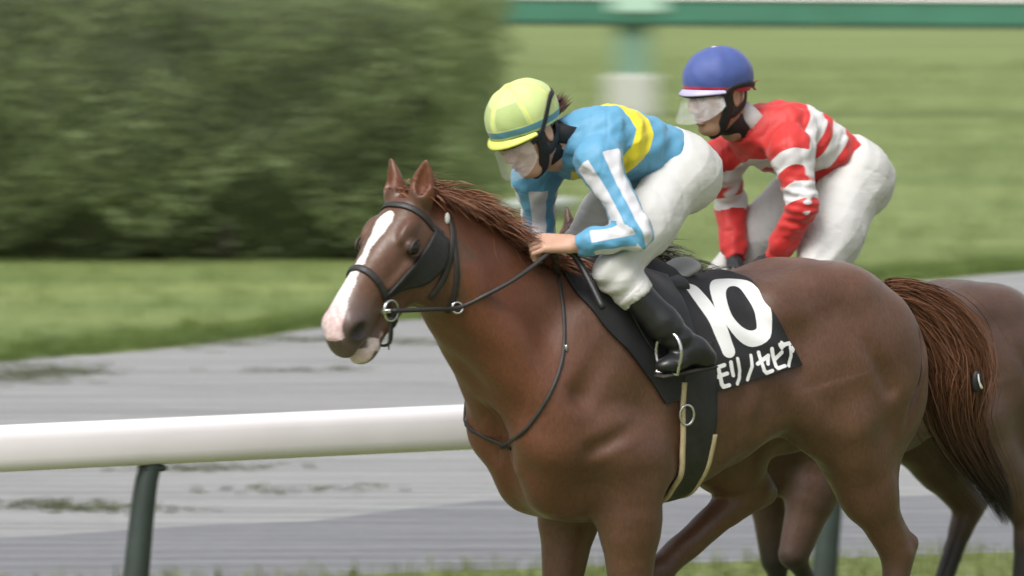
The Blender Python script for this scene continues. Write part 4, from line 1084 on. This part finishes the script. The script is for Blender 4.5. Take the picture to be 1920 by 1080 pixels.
def make_rider(name, origin, J, spec):
    """J: joints in the horse's frame; one person with body, jersey, breeches, boots, helmet, goggles"""
    root = empty(name, tuple(origin), math.pi + TH); J = {k: np.asarray(v, float) for k, v in J.items()}
    SN, SF, EN, EF, WN, WF, N, HC, KN, KF, AN, AF = [J[k] for k in ('SN', 'SF', 'EN', 'EF', 'WN', 'WF', 'N', 'HC', 'KN', 'KF', 'AN', 'AF')]
    Mh = spec['head']; HO = J['head']
    ax = unit(N - HC); L = np.linalg.norm(N - HC); latv = unit(SN - SF); latv = unit(latv - ax * latv.dot(ax)); up = np.cross(ax, latv); up = up if up[2] > 0 else -up
    w = spec.get('w', 1.0)
    HN, HF = HC + np.array([.005, .085, -.03]), HC + np.array([.005, -.085, -.03])
    def torso(g): return loft(HC, ax, up, [(-.06, 0, -.01, .125 - g, .085 - g, .09 - g), (.02, 0, -.004, .138 * w - g, .098 - g, .092 - g), (.35 * L, 0, .004, .150 * w - g, .112 - g, .098 - g), (.62 * L, 0, .006, .162 * w - g, .118 - g, .106 - g), (.82 * L, 0, -.002, .158 * w - g, .104 - g, .106 - g), (.94 * L, 0, -.006, .110 - g, .080 - g, .09 - g), (1.03 * L, 0, -.01, .066 - g, .058 - g, .066 - g)], 2.3)
    # ------------------------------------------------ body (skin), continuous under the clothes
    allp = np.array([SN, SF, EN, EF, WN, WF, N, HC, KN, KF, AN, AF, HO])
    fb = Field(allp.min(0) - .14, allp.max(0) + .14, .012)
    fb.add(torso(.02), .02)
    for s_, e_, w_ in ((SN, EN, WN), (SF, EF, WF)):
        fb.add(cone(s_, e_, .040, .034), .03); fb.add(cone(e_, w_ + unit(w_ - e_) * .01, .034, .026), .02)
    for h_, k_, a_ in ((HN, KN, AN), (HF, KF, AF)):
        fb.add(cone(h_, k_, .080, .048), .05); fb.add(cone(k_, a_, .042, .024), .02)
    fb.add(cone(N - ax * .05, HO + Mh @ np.array([-.03, 0, -.06]), .055, .052), .03)
    parts = [fb.mesh(1)]; ex = [(np.zeros(len(parts[0][0])),) * 2]
    V, F, lip, eye = HEADV; parts.append((V @ Mh.T + HO, F)); ex.append((lip, eye))
    hands = []
    for k, (wr, th, hx, hz) in spec['hands'].items():
        hx = unit(hx); hz = unit(hz - hx * np.dot(hz, hx)); M = np.stack([hx, np.cross(hz, hx), hz], 1); V, F = FIST[th]; V = (V * spec.get('hand_s', 1.0)) @ M.T + wr + hx * .028
        if spec.get('gloves'): hands.append((V, F))
        else: parts.append((V, F)); ex.append((np.zeros(len(V)),) * 2)
    V, F = join_vf(parts); mesh_obj('body', V, F, spec['skin'], root, attrs={'lip': np.concatenate([e[0] for e in ex]), 'eye': np.concatenate([e[1] for e in ex])})
    for V, F in hands: mesh_obj('glove', V, F, M_boot, root)
    # ------------------------------------------------ jersey
    arms = np.array([SN, SF, EN, EF, WN, WF, N, HC]); fj = Field(arms.min(0) - .17, arms.max(0) + .17, .0058)
    fj.add(torso(0), .02); aw = spec.get('arm', 1.0)
    for s_, e_, w_ in ((SN, EN, WN), (SF, EF, WF)):
        fj.add(ell(s_ - unit(e_ - s_) * .0, (.062, .062, .062)), .05)
        fj.add(cone(s_, e_, .058 * aw, .047 * aw), .045); fj.add(cone(e_, e_ + (w_ - e_) * .8, .047 * aw, .040 * aw), .02); fj.add(cone(e_ + (w_ - e_) * .75, w_, .039 * aw, .033), .012)
        fj.sub(cone(w_ + unit(w_ - e_) * .034, w_ + unit(w_ - e_) * .06, .034, .04), .004)
    sd = spec['seed']
    def fold(D, P):
        d1 = seg_d(P.reshape(-1, 3), SN, EN)[0].reshape(P.shape[:-1]); d2 = np.minimum(seg_d(P.reshape(-1, 3), EN, WN)[0], seg_d(P.reshape(-1, 3), SF, EF)[0]).reshape(P.shape[:-1])
        de = np.linalg.norm(P - EN, axis=-1); nearel = np.exp(-(de / .10) ** 2)
        q = hsin(P, (60, 20, 44), sd) * hsin(P, (-18, 47, 30), 1 + sd) * .0032 + hsin(P, (95, -40, 70), 2 * sd) * hsin(P, (20, 33, -50), sd) * .0018
        elb = np.sin((P @ (unit(WN - EN) - unit(SN - EN))) * 120) * .0030 * nearel
        wind = np.sin((P @ ax) * 75 + 9 * np.sin((P @ latv) * 11 + sd)) * .0022
        cr = 1 - np.abs(np.sin(P @ np.array([17., 26., 22.]) + 2.0 * hsin(P, (12, 17, 9), sd)))
        cr2 = 1 - np.abs(np.sin(P @ np.array([30., -14., 19.]) + 1.8 * hsin(P, (-11, 16, 14), 1.5 * sd)))
        return D + q + elb + wind * np.clip((np.minimum(d1, d2) - .05) / .05, 0, 1) - .0034 * cr ** 6 + .0034 * cr2 ** 6
    fj.apply(fold)
    V, F = fj.mesh(1)
    # pattern coordinates
    q = V - HC; s = q @ ax; ly = q @ latv; uz = q @ up; phi = np.degrees(np.abs(np.arctan2(ly, uz)))
    dT = fj_t = np.sqrt((ly / (.155 * w)) ** 2 + (uz / .108) ** 2) * .12 - .12; dT = np.where((s > L) | (s < -.05), .2, dT)
    A = {}
    arm_attr = []
    for nm, (s_, e_, w_) in (('n', (SN, EN, WN)), ('f', (SF, EF, WF))):
        d1, t1 = seg_d(V, s_, e_); d2, t2 = seg_d(V, e_, w_); fore = d2 < d1
        d = np.minimum(d1, d2); along = np.where(fore, np.linalg.norm(e_ - s_) + t2 * np.linalg.norm(w_ - e_), t1 * np.linalg.norm(e_ - s_)); LL = np.linalg.norm(e_ - s_) + np.linalg.norm(w_ - e_)
        ref = spec['armref'][nm]; a1 = ang_about(V, s_, e_, ref); a2 = ang_about(V, e_, w_, ref)
        arm_attr.append(dict(d=d, along=along, a=np.where(fore, a2 + spec['foreshift'][nm], a1), LL=LL, fore=fore, upL=np.linalg.norm(e_ - s_)))
    attrs = spec['pattern'](V, s, phi, L, dT, arm_attr)
    mesh_obj('jersey', V, F, spec['jersey'], root, attrs=attrs)
    # ------------------------------------------------ breeches
    bp = np.array([HC, HN, HF, KN, KF, AN, AF]); fl = Field(bp.min(0) - .18, bp.max(0) + .18, .0062)
    fl.add(loft(HC, ax, up, [(-.10, 0, -.02, .120, .085, .10), (-.04, 0, -.012, .148, .102, .115), (-.005, 0, -.004, .144 * w, .104, .098), (.022, 0, .0, .143 * w, .104, .098)], 2.3), .02)
    bt = spec.get('buttock', .112)
    for h_, k_, a_ in ((HN, KN, AN), (HF, KF, AF)):
        fl.add(ell(h_ + unit(h_ - k_) * .0 - ax * .025 + np.array([0, 0, -.01]), (bt, bt, bt)), .04)
        th_ = spec.get('thigh', .098); fl.add(cone(h_, h_ + (k_ - h_) * .55, th_, th_ * .92), .05); fl.add(cone(h_ + (k_ - h_) * .5, k_, th_ * .92, .060), .03)
        c_ = k_ + (a_ - k_) * spec['cuff']; fl.add(cone(k_, c_, .060, .057), .02)
        V, F = tube([c_ + unit(a_ - k_) * x_ for x_ in (-.040, -.036, -.016, -.012)], [.050, .0600, .0585, .050], 24); mesh_obj('cuff', V, F, M_breech, root)
        fl.sub(cone(c_ + unit(a_ - k_) * .045, c_ + unit(a_ - k_) * .12, .07, .08), .004)
    def fold2(D, P):
        kn = np.exp(-(np.linalg.norm(P - KN, axis=-1) / .13) ** 2) + np.exp(-(np.linalg.norm(P - KF, axis=-1) / .13) ** 2); hp_ = np.exp(-(np.linalg.norm(P - HN - np.array([.05, 0, -.02]), axis=-1) / .11) ** 2)
        ta = unit(KN - HN); sh = unit(AN - KN)
        rk = np.sin(P @ sh * 105 + 1.5 * hsin(P, (30, 40, 20), sd)) * .0042 * kn + np.sin(P @ unit(ta + .6 * ax) * 95 + hsin(P, (18, 24, 30))) * .0034 * hp_
        cr = 1 - np.abs(np.sin(P @ np.array([21., 13., 34.]) + 1.8 * hsin(P, (9, 14, 11), sd)))
        cr2 = 1 - np.abs(np.sin(P @ np.array([-30., 18., 25.]) + 1.6 * hsin(P, (13, -8, 15), 2 * sd)))
        return D + rk + hsin(P, (38, 22, 50), sd) * hsin(P, (-29, 31, 18), 2.) * .0018 - .0024 * cr ** 6 + .0022 * cr2 ** 6
    fl.apply(fold2); V, F = fl.mesh(1); mesh_obj('breeches', V, F, M_breech, root)
    # ------------------------------------------------ boots
    for k_, a_, toe in ((KN, AN, J['TN']), (KF, AF, J['TF'])):
        pts = np.array([k_, a_, toe]); fo = Field(pts.min(0) - .12, pts.max(0) + .12, .005); c_ = k_ + (a_ - k_) * (spec['cuff'] + .02)
        fo.add(cone(c_, a_ + (c_ - a_) * .35, .050, .050), .01); fo.add(cone(a_ + (c_ - a_) * .4, a_, .050, .037), .02)
        heel = toe + np.array([-.165, 0, .018]); fd = unit(toe - heel)
        fo.add(cone(a_, heel + fd * .045 + np.array([0, 0, .03]), .038, .036), .025); fo.add(cone(heel + fd * .05 + np.array([0, 0, .022]), toe - fd * .03, .037, .027), .025); fo.add(ell(heel + fd * .018, (.040, .034, .034)), .02)
        fo.add(ell(toe - fd * .03, (.052, .038, .026), basis(fd, (0, 0, 1))), .015)
        fo.apply(lambda D, P: D + .0022 * hsin(P, (90, 20, 130)) * np.exp(-(np.linalg.norm(P - a_, axis=-1) / .06) ** 2))
        V, F = fo.mesh(1); b0 = mesh_obj('boot', V, F, M_boot, root)
        sl = basis(fd, (0, 0, 1)); mid = (heel + toe) / 2 + np.array([0, 0, -.030]); V, F = box_vf(mid, (np.linalg.norm(toe - heel) + .035, .056, .012), sl, .005); mesh_obj('sole', V, F, simple('boot_sole', (.02, .018, .016), .7), b0)
    # ------------------------------------------------ helmet
    tr = lambda V: np.asarray(V) @ Mh.T + HO
    fh = Field((-.17, -.15, -.08), (.20, .15, .20), .0038)
    fh.add(ell((-.012, 0, .054), (.124, .104, .100)), .01)
    cut = lambda P: -(P[..., 2] - (.012 + .20 * (P[..., 0] + .02)))
    def rim(D, P):
        az = np.arctan2(P[..., 1], P[..., 0] + .012); rad = np.hypot(P[..., 0] + .012, P[..., 1])
        seam = -.0016 * np.cos(az * 6) * np.clip(rad / .05, 0, 1) * np.clip((.17 - P[..., 2]) / .03, 0, 1)
        puff = hsin(P, (70, 55, 90), sd) * hsin(P, (-50, 80, 40)) * .0009
        c = cut(P); inner = (np.sqrt(((P[..., 0] + .012) / .112) ** 2 + (P[..., 1] / .092) ** 2 + ((P[..., 2] - .050) / .095) ** 2) - 1) * .09
        d = np.maximum(D + seam + puff, c); return np.maximum(d, -np.where(c > -.02, inner, 1.0) * 1.0)
    fh.apply(rim)
    V, F = fh.mesh(1); hgt = V[:, 2] - (.012 + .20 * (V[:, 0] + .02)); az = np.arctan2(V[:, 1], V[:, 0] + .012); rad = np.hypot(V[:, 0] + .012, V[:, 1])
    seamd = .0035 - np.abs(np.mod(az + math.pi / 6, math.pi / 3) - math.pi / 6) * rad
    lo_, hi_ = spec['band']
    hel = mesh_obj('helmet', tr(V), F, spec['helmet'], root, attrs={'band': np.minimum(hgt - lo_, hi_ - hgt), 'seam': np.minimum(seamd, hgt - hi_), 'panel': np.minimum((R(26) - np.abs(np.abs(az) - R(30))) * rad - .004, np.minimum(hgt - hi_ - .004, .128 - V[:, 2]))})
    # peak
    ps = np.linspace(-R(62), R(62), 30); P0 = []; 
    for r_, dz in ((1.0, .0), (1.12, -.006), (1.22, -.014)):
        P0.append([(-.012 + .124 * r_ ** .8 * math.cos(a) * (1 if r_ == 1 else (.86 + .14 * math.cos(a * 1.3)) if True else 1), .104 * r_ ** .5 * math.sin(a), .012 + .20 * (.11 * math.cos(a)) + .006 + dz * math.cos(a)) for a in ps])
    P0 = np.array(P0); Va = tr(P0.reshape(-1, 3)); Vb = tr((P0 + np.array([0, 0, -.005])).reshape(-1, 3)); n_ = len(ps); Vp = np.concatenate([Va, Vb]); q = []
    for r_ in range(2):
        for i in range(n_ - 1): a = r_ * n_ + i; q += [(a, a + n_, a + n_ + 1, a + 1), (a + 3 * n_, a + 3 * n_ + 1, a + 4 * n_ + 1, a + 4 * n_)]
    for i in range(n_ - 1): a = 2 * n_ + i; q.append((a, a + 3 * n_, a + 3 * n_ + 1, a + 1))
    if spec.get('peak', True): mesh_obj('peak', Vp, q, spec['peakmat'], hel)
    V, F = sphere_vf(tr((-.012, 0, .1525)), (.009, .009, .004), Mh); mesh_obj('button', V, F, spec['peakmat'], hel)
    # harness: straps from the shell past the ears to the chin
    for s_ in (1, -1):
        for pts, wd in (([(.035, s_ * .080, .030), (.026, s_ * .078, -.010), (.028, s_ * .070, -.050), (.040, s_ * .045, -.098), (.052, 0, -.122)], .017), ([(-.055, s_ * .078, .010), (-.040, s_ * .080, -.030), (.0, s_ * .076, -.055), (.030, s_ * .068, -.058)], .013)):
            P = catmull(pts, 24); nn = P - np.array([0, 0, -.03]); nn[:, 2] *= .3; V, F = tube(tr(P), wd, 8, flat=.22, normals=nn @ Mh.T); mesh_obj('chin_strap', V, F, M_harness, hel)
    # ------------------------------------------------ goggles
    gz0, gz1, gaz = spec['goggle']
    az = np.linspace(-gaz, gaz, 36)[:, None]; tt = np.linspace(0, 1, 16)[None, :]
    z = gz1 + (gz0 - gz1) * tt + np.abs(az / gaz) ** 3 * .045 * tt
    rr = .112 + .016 * tt * spec.get('flare', 1.0) + .004 * np.cos(az)
    Gx = np.stack([rr * np.cos(az) * 1.0 + .002, rr * .80 * np.sin(az), z + 0 * az], -1)
    Gw = tr(Gx.reshape(-1, 3)); id_ = np.arange(36 * 16).reshape(36, 16); qq = np.stack([id_[:-1, :-1], id_[1:, :-1], id_[1:, 1:], id_[:-1, 1:]], -1).reshape(-1, 4)
    gog = empty('goggles'); gog.parent = root
    mesh_obj('lens', Gw, qq, M_lens, gog)
    V, F = tube(tr(Gx[:, 0]), .0045, 8); mesh_obj('frame', V, F, spec.get('gframe', M_harness), gog)
    for s_ in (1, -1):
        e_ = Gx[-1 if s_ > 0 else 0, 4]; P = catmull([e_, (.02, s_ * .098, e_[2] + .02), spec['gstrap'][0] * np.array([1, s_, 1]), spec['gstrap'][1] * np.array([1, s_, 1]), spec['gstrap'][2]], 24)
        nn = P - np.array([-.012, 0, .05]); V, F = tube(tr(P), .0085, 8, flat=.3, normals=nn @ Mh.T); mesh_obj('strap', V, F, M_harness, gog)
    # dark neck gaiter between jaw and jersey, and the collar round its foot
    g0, g1, g2 = N - ax * .02, N * .45 + tr((-.035, 0, -.095)) * .55, tr((-.020, 0, -.075))
    V, F = tube(catmull([g0, g1, g2], 12), [.060, .059, .058, .057, .056, .056, .056, .056, .057, .057, .056, .050], 24); mesh_obj('neck_gaiter', V, F, M_harness, root)
    # collar
    ck = tr((-.040, 0, -.135)); cb = N + ax * .012; cx = unit(ck - cb)
    V, F = tube([cb - cx * .04, cb - cx * .01, cb + cx * .010, cb + cx * .013], [.070, .068, .064, .058], 24); mesh_obj('collar', V, F, spec['collar'], root)
    return root, tr

# ------------------------------------------------------------------ rider in blue on the chestnut
J1 = dict(N=L1(1052, 256, .0), SN=L1(1120, 300, .165), SF=L1(1005, 335, -.165), EN=L1(1194, 438, .31), WN=L1(1088, 458, .20), EF=L1(1010, 430, -.22), WF=L1(1020, 500, -.11), HC=L1(1250, 303, 0), KN=L1(1152, 510, .225), AN=L1(1270, 634, .315), KF=L1(1082, 470, -.20), head=L1(988, 248, .0), TN=L1(1243, 686, .33))
J1['AF'] = np.array([.21, -.315, 1.37]); J1['TF'] = np.array([J1['TN'][0], -.33, J1['TN'][2]])
camdir = unit(H1.loc(CAMP) - J1['EN'])
def pat1(V, s, phi, L, dT, arms):
    white = np.full(len(V), -.05)
    for k, a in enumerate(arms):
        st = (.22 - np.cos(4 * a['a'])) * .012 if k == 0 else (.15 + np.cos(4 * a['a'] + .3)) * .012
        m = np.minimum(st, np.minimum((dT - (a['d'] - .052)) + .008, a['LL'] - .040 - a['along'])); m = np.where(a['along'] < .012, np.minimum(m, a['along'] - .008), m); white = np.maximum(white, m)
    s0 = L * .50 + np.interp(phi, [0, 20, 80, 100, 135, 180], [.035, .045, .0, .012, .05, .10]); hw = np.interp(phi, [0, 30, 80, 120, 180], [.058, .052, .036, .034, .05])
    armd = np.minimum(arms[0]['d'], arms[1]['d']); yel = np.minimum(hw - np.abs(s - s0), armd - .054); yel = np.minimum(yel, .04 - dT)
    return dict(white=white, yellow=yel)
M_jer1 = mat_fabric('blue_silk', [(.105, .320, .510), ('yellow', (.80, .68, .035)), ('white', (.64, .64, .68))], .5, 12, .22)
M_hel1 = mat_fabric('yellow_helmet_cover', [(.56, .66, .27), ('panel', (.40, .50, .19)), ('seam', (.70, .76, .20)), ('band', (.10, .27, .36))], .55, 40, .12)
spec1 = dict(head=head_mat(R(12), R(31), R(4)), skin=M_skin, w=1.0, seed=1.0, jersey=M_jer1, pattern=pat1, helmet=M_hel1, peakmat=simple('yellow_peak', (.70, .75, .16), .5, var=.05), band=(.010, .030), cuff=.40,
             armref={'n': camdir, 'f': camdir}, foreshift={'n': R(22), 'f': 0.0}, goggle=(-.085, .016, R(58)), collar=M_harness, thigh=.092, buttock=.100,
             gstrap=[np.array([-.05, .106, .085]), np.array([-.10, .070, .080]), np.array([-.139, 0, .075])],
             hands={'n': (J1['WN'], -1, L1(1040, 458, .16) - J1['WN'], camdir * .55 + np.array([0, 0, .8])), 'f': (J1['WF'], 1, np.array([.35, .35, -.8]), np.array([.3, -.9, .2]))})
rider1, tr1 = make_rider('person', O1, J1, spec1)
tag(rider1, 'jockey in blue and yellow silks with yellow cap crouching on the chestnut', 'person')
rng = np.random.default_rng(9); hp_ = []
for i in range(260):
    p0 = np.array([-.118 + rng.normal(0, .006), rng.normal(0, .016), -.004 + rng.normal(0, .008)]); d0 = np.array([-.9, rng.normal(0, .12), .15]); d1 = np.array([-.75, rng.normal(0, .25), .1 + rng.normal(0, .25)])
    s = np.linspace(0, 1, 7)[:, None]; hp_.append(tr1(p0 + rng.uniform(.04, .085) * (d0 * s + (d1 - d0) * s ** 2 * .5)))
V, F, t = strands(np.array(hp_), np.full(260, .0035)); mesh_obj('hair', V, F, mat_hair('brown_hair', (.07, .03, .02), (.08, .035, .022)), rider1, attrs={'along': t})

# stirrup leathers and irons
for s, (an, toe) in ((1, (J1['AN'], J1['TN'])), (-1, (J1['AF'], J1['TF']))):
    ball = toe * .7 + an * .3 + np.array([0, 0, -.035]); topp = ball + np.array([-.005, 0, .115]); fwd = unit(np.array([toe[0] - an[0], toe[1] - an[1], 0])); sidev = np.cross(fwd, (0, 0, 1))
    P = [topp + np.array([0, 0, 0])] + [topp + sidev * (.050 * math.sin(a)) + np.array([0, 0, -.065 + .06 * math.cos(a)]) for a in np.linspace(.4, 2.2, 8)] + [ball - np.array([0, 0, .012]) + sidev * x for x in (.042, 0, -.042)] + [topp + sidev * (.050 * math.sin(a)) + np.array([0, 0, -.065 + .06 * math.cos(a)]) for a in np.linspace(-2.2, -.4, 8)]
    V, F = tube(P, .0055, 8, closed=True); mesh_obj('stirrup_iron', V, F, M_steel, saddle)
    q0 = surf(.27, s * R(30)); q0 = q0 + F1.grad(q0, .02) * .035; q1 = surf(.27, s * R(50)); q1 = q1 + F1.grad(q1, .02) * .04
    V, F = tube(catmull([q0, q1, topp + np.array([0, 0, .0])], 14), .011, 8, flat=.25, normals=np.tile([0, s, .3], (14, 1))); mesh_obj('stirrup_leather', V, F, M_strap, saddle)
# riding crop held in the near hand, pointing down along the shoulder
crop_p = [L1(1052, 462, .16), L1(1078, 480, .165), L1(1104, 525, .22), L1(1130, 578, .285)]
wp = mesh_obj('riding_crop', *tube(catmull(crop_p, 16), np.linspace(.012, .009, 16), 8), M_black, None); wp.location = tuple(O1); wp.rotation_euler = (0, 0, math.pi + TH)
tag(wp, 'black riding crop in the near hand of the rider in blue', 'riding crop')
# ================================================================== SECOND HORSE AND RIDER
back_w = np.array([math.cos(TH), math.sin(TH), 0]); away_w = np.array([-math.sin(TH), math.cos(TH), 0])
O2 = O1 + 1.35 * back_w + .9 * away_w; H2 = Frame(O2, TH); L2 = H2.at
SC2 = .885
legs2 = [foreleg((.285, .165, 1.0), (.42, .155, .62), (.26, .150, .36), (.15, .15, .26), .15),
         foreleg((.30, -.165, .99), (.28, -.155, .56), (.24, -.150, .24), (.27, -.15, .03), -.15),
         hindleg((-.36, .165, 1.07), (-.66, .135, .68), (-.62, .130, .30), (-.54, .13, .06), .14, 1),
         hindleg((-.30, -.150, 1.05), (-.60, -.150, .70), (-.45, -.150, .35), (-.36, -.15, .16), -.14, -1)]
HEAD2 = L2(1082, 430, 0.0) / SC2
F2, MH2, HP2 = horse_field(HEAD2, R(44), R(4), legs2, HV=.0095)
V2, Q2 = F2.mesh(2)
M_bay = mat_coat('bay_coat', (.070, .036, .025), (.105, .060, .044), (.075, .034, .022), (.02, .017, .016))
horse2 = empty('horse', tuple(O2), math.pi + TH); horse2.scale = (SC2,) * 3
tag(horse2, 'dark bay racehorse mostly hidden behind the chestnut, carrying the red jockey', 'horse')
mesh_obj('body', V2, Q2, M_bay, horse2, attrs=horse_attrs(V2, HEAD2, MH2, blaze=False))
for s in (1, -1):
    V, F = sphere_vf(HP2(.202, s * .0875, -.052), (.0225, .0180, .0180), MH2); mesh_obj('eye', V, F, M_eye, horse2)
M_dark = mat_hair('black_mane', (.020, .017, .016), (.030, .024, .022))
cr2 = [HP2(-.01, 0, -.03), HP2(-.10, 0, -.02)] + [np.array([x, 0, 1.7]) for x in (.95, .8, .65, .5, .38)]
make_mane(F2, HP2, MH2, M_dark, horse2, cr2, 1500, seed=8, length=.17)
make_tail([np.array(q) for q in ((-.79, 0, 1.46), (-.92, 0, 1.44), (-1.06, 0, 1.30), (-1.14, 0, 1.08), (-1.20, 0, .85), (-1.27, 0, .62))], [.035, .06, .075, .07, .05, .01], M_dark, horse2, 1200, seed=12)
# its tack, only glimpsed
c2 = empty('saddle', tuple(O2), math.pi + TH); c2.scale = (SC2,) * 3
tag(c2, 'racing saddle under the rider in red, hidden behind the chestnut', 'saddle'); make_saddle(c2)
NU2, NV2 = 30, 60; u = np.linspace(0, 1, NU2)[:, None]; v = np.linspace(-1, 1, NV2)[None, :]
G2 = smooth_grid(surf(.36 - .52 * u - .06 * np.abs(v), v * R(72), F2), 5); V, F = shell(G2, F2, .003, .016)
sc2 = mesh_obj('saddle_cloth', V, F, simple('plain_black_cloth', (.018, .018, .02), .65, var=.2), None); sc2.location = tuple(O2); sc2.rotation_euler = (0, 0, math.pi + TH); sc2.scale = (SC2,) * 3
tag(sc2, 'plain black saddle cloth on the dark bay behind the chestnut', 'saddle cloth')
b2 = empty('bridle', tuple(O2), math.pi + TH); b2.scale = (SC2,) * 3; tag(b2, 'dark bridle and reins on the bay horse behind the chestnut\'s neck', 'bridle')
def h2loop(s_of_a, amin, amax, n, w, name):
    A = np.linspace(amin, amax, n); P = np.array([hsurf(s_of_a(a), a, f=F2, hp=HP2) for a in A]); strap_pts(P, w, name=name, parent=b2, f=F2)
h2loop(lambda a: .36, -R(175), R(175), 50, .011, 'noseband'); h2loop(lambda a: .085, -R(100), R(100), 26, .011, 'browband')
for s in (1, -1): strap_pts([hsurf(q, s * R(a), f=F2, hp=HP2) for q, a in ((.07, 95), (.15, 115), (.25, 115), (.36, 105), (.42, 110))], .010, name='cheek_strap', parent=b2, f=F2)

J2 = dict(N=L2(1400, 232, .0), SN=L2(1482, 285, .17), SF=L2(1352, 300, -.17), EN=L2(1506, 386, .23), WN=L2(1456, 478, .13), EF=L2(1372, 390, -.22), WF=L2(1378, 480, -.13), HC=L2(1575, 312, 0), KN=L2(1520, 540, .24), AN=np.array([.16, .30, 1.12]), head=L2(1345, 178, .0), TN=np.array([.26, .32, 1.05]))
J2['KF'] = J2['KN'] * np.array([1, -1, 1]); J2['AF'] = J2['AN'] * np.array([1, -1, 1]); J2['TF'] = J2['TN'] * np.array([1, -1, 1])
cam2 = unit(H2.loc(CAMP) - J2['EN'])
def pat2(V, s, phi, L, dT, arms):
    white = np.full(len(V), -.05)
    for k, a in enumerate(arms):
        zig = .009 * np.cos(2 * a['a']) * np.where(a['fore'], .0, np.clip((a['upL'] - a['along']) / .06, 0, 1)); t = a['along'] + zig
        w_ = np.minimum(np.minimum(t - .012, a['upL'] - .012 - t), np.abs(t - a['upL'] * .50) - .026)
        m = np.minimum(w_, (dT - (a['d'] - .055)) + .008); white = np.maximum(white, m)
    z_ = np.interp(phi, [0, 85, 130, 180], [0, .050, .085, .12]); armd = np.minimum(arms[0]['d'], arms[1]['d'])
    q = s - z_; b1 = .036 - np.abs(q - L * .50); b2_ = .032 - np.abs(q - L * .24)
    return dict(white=np.maximum(white, np.minimum(np.maximum(b1, b2_), armd - .056)))
M_jer2 = mat_fabric('red_silk', [(.560, .030, .028), ('white', (.66, .645, .65))], .5, 12, .22)
M_hel2 = mat_fabric('blue_helmet_cover', [(.060, .095, .300), ('band', (.50, .035, .075))], .55, 40, .15)
spec2 = dict(head=head_mat(R(6), R(10), 0), skin=M_skin2, w=1.06, seed=2.3, jersey=M_jer2, pattern=pat2, helmet=M_hel2, peakmat=simple('lavender_peak', (.45, .42, .62), .4, var=.05), band=(-.002, .012), cuff=.45, peak=True, arm=1.05,
             armref={'n': cam2, 'f': cam2}, foreshift={'n': 0.0, 'f': 0.0}, goggle=(-.064, .018, R(66)), collar=simple('white_collar', (.62, .60, .60), .7), thigh=.108, buttock=.108, gloves=True, flare=2.4,
             gstrap=[np.array([-.05, .102, .030]), np.array([-.10, .070, .015]), np.array([-.137, 0, .010])],
             hands={'n': (J2['WN'], -1, unit(J2['WN'] - J2['EN']) + np.array([.25, 0, 0]), cam2 + np.array([.3, 0, .4])), 'f': (J2['WF'], 1, unit(J2['WF'] - J2['EF']) + np.array([.2, 0, 0]), np.array([.6, -.6, .4]))})
rider2, tr2 = make_rider('person', O2, J2, spec2)
tag(rider2, 'jockey in red and white chevron silks with blue cap standing in the stirrups', 'person')
# red ribbon ends at the back of the cap
for k, (dy, dz) in enumerate(((.012, .012), (-.01, -.004), (.0, -.02))):
    P = catmull([(-.128, dy * .4, .004), (-.146, dy, .006 + dz * .4), (-.160, dy * 1.6, .004 + dz)], 8); V, F = tube(tr2(P), .007, 6, flat=.3); mesh_obj('cap_ribbon', V, F, simple('ribbon_red', (.42, .03, .06), .6), rider2)
for s, (wr) in ((1, J2['WN']), (-1, J2['WF'])):
    P = catmull([wr + np.array([.06, 0, -.05]), (HP2(.30, s * .12, -.22) * SC2 + wr) / 2 + np.array([0, s * .03, -.03]), HP2(.38, s * .10, -.14) * SC2], 24) / SC2
    V, F = tube(P, .010, 8, flat=.35); mesh_obj('rein', V, F, M_strap, b2)
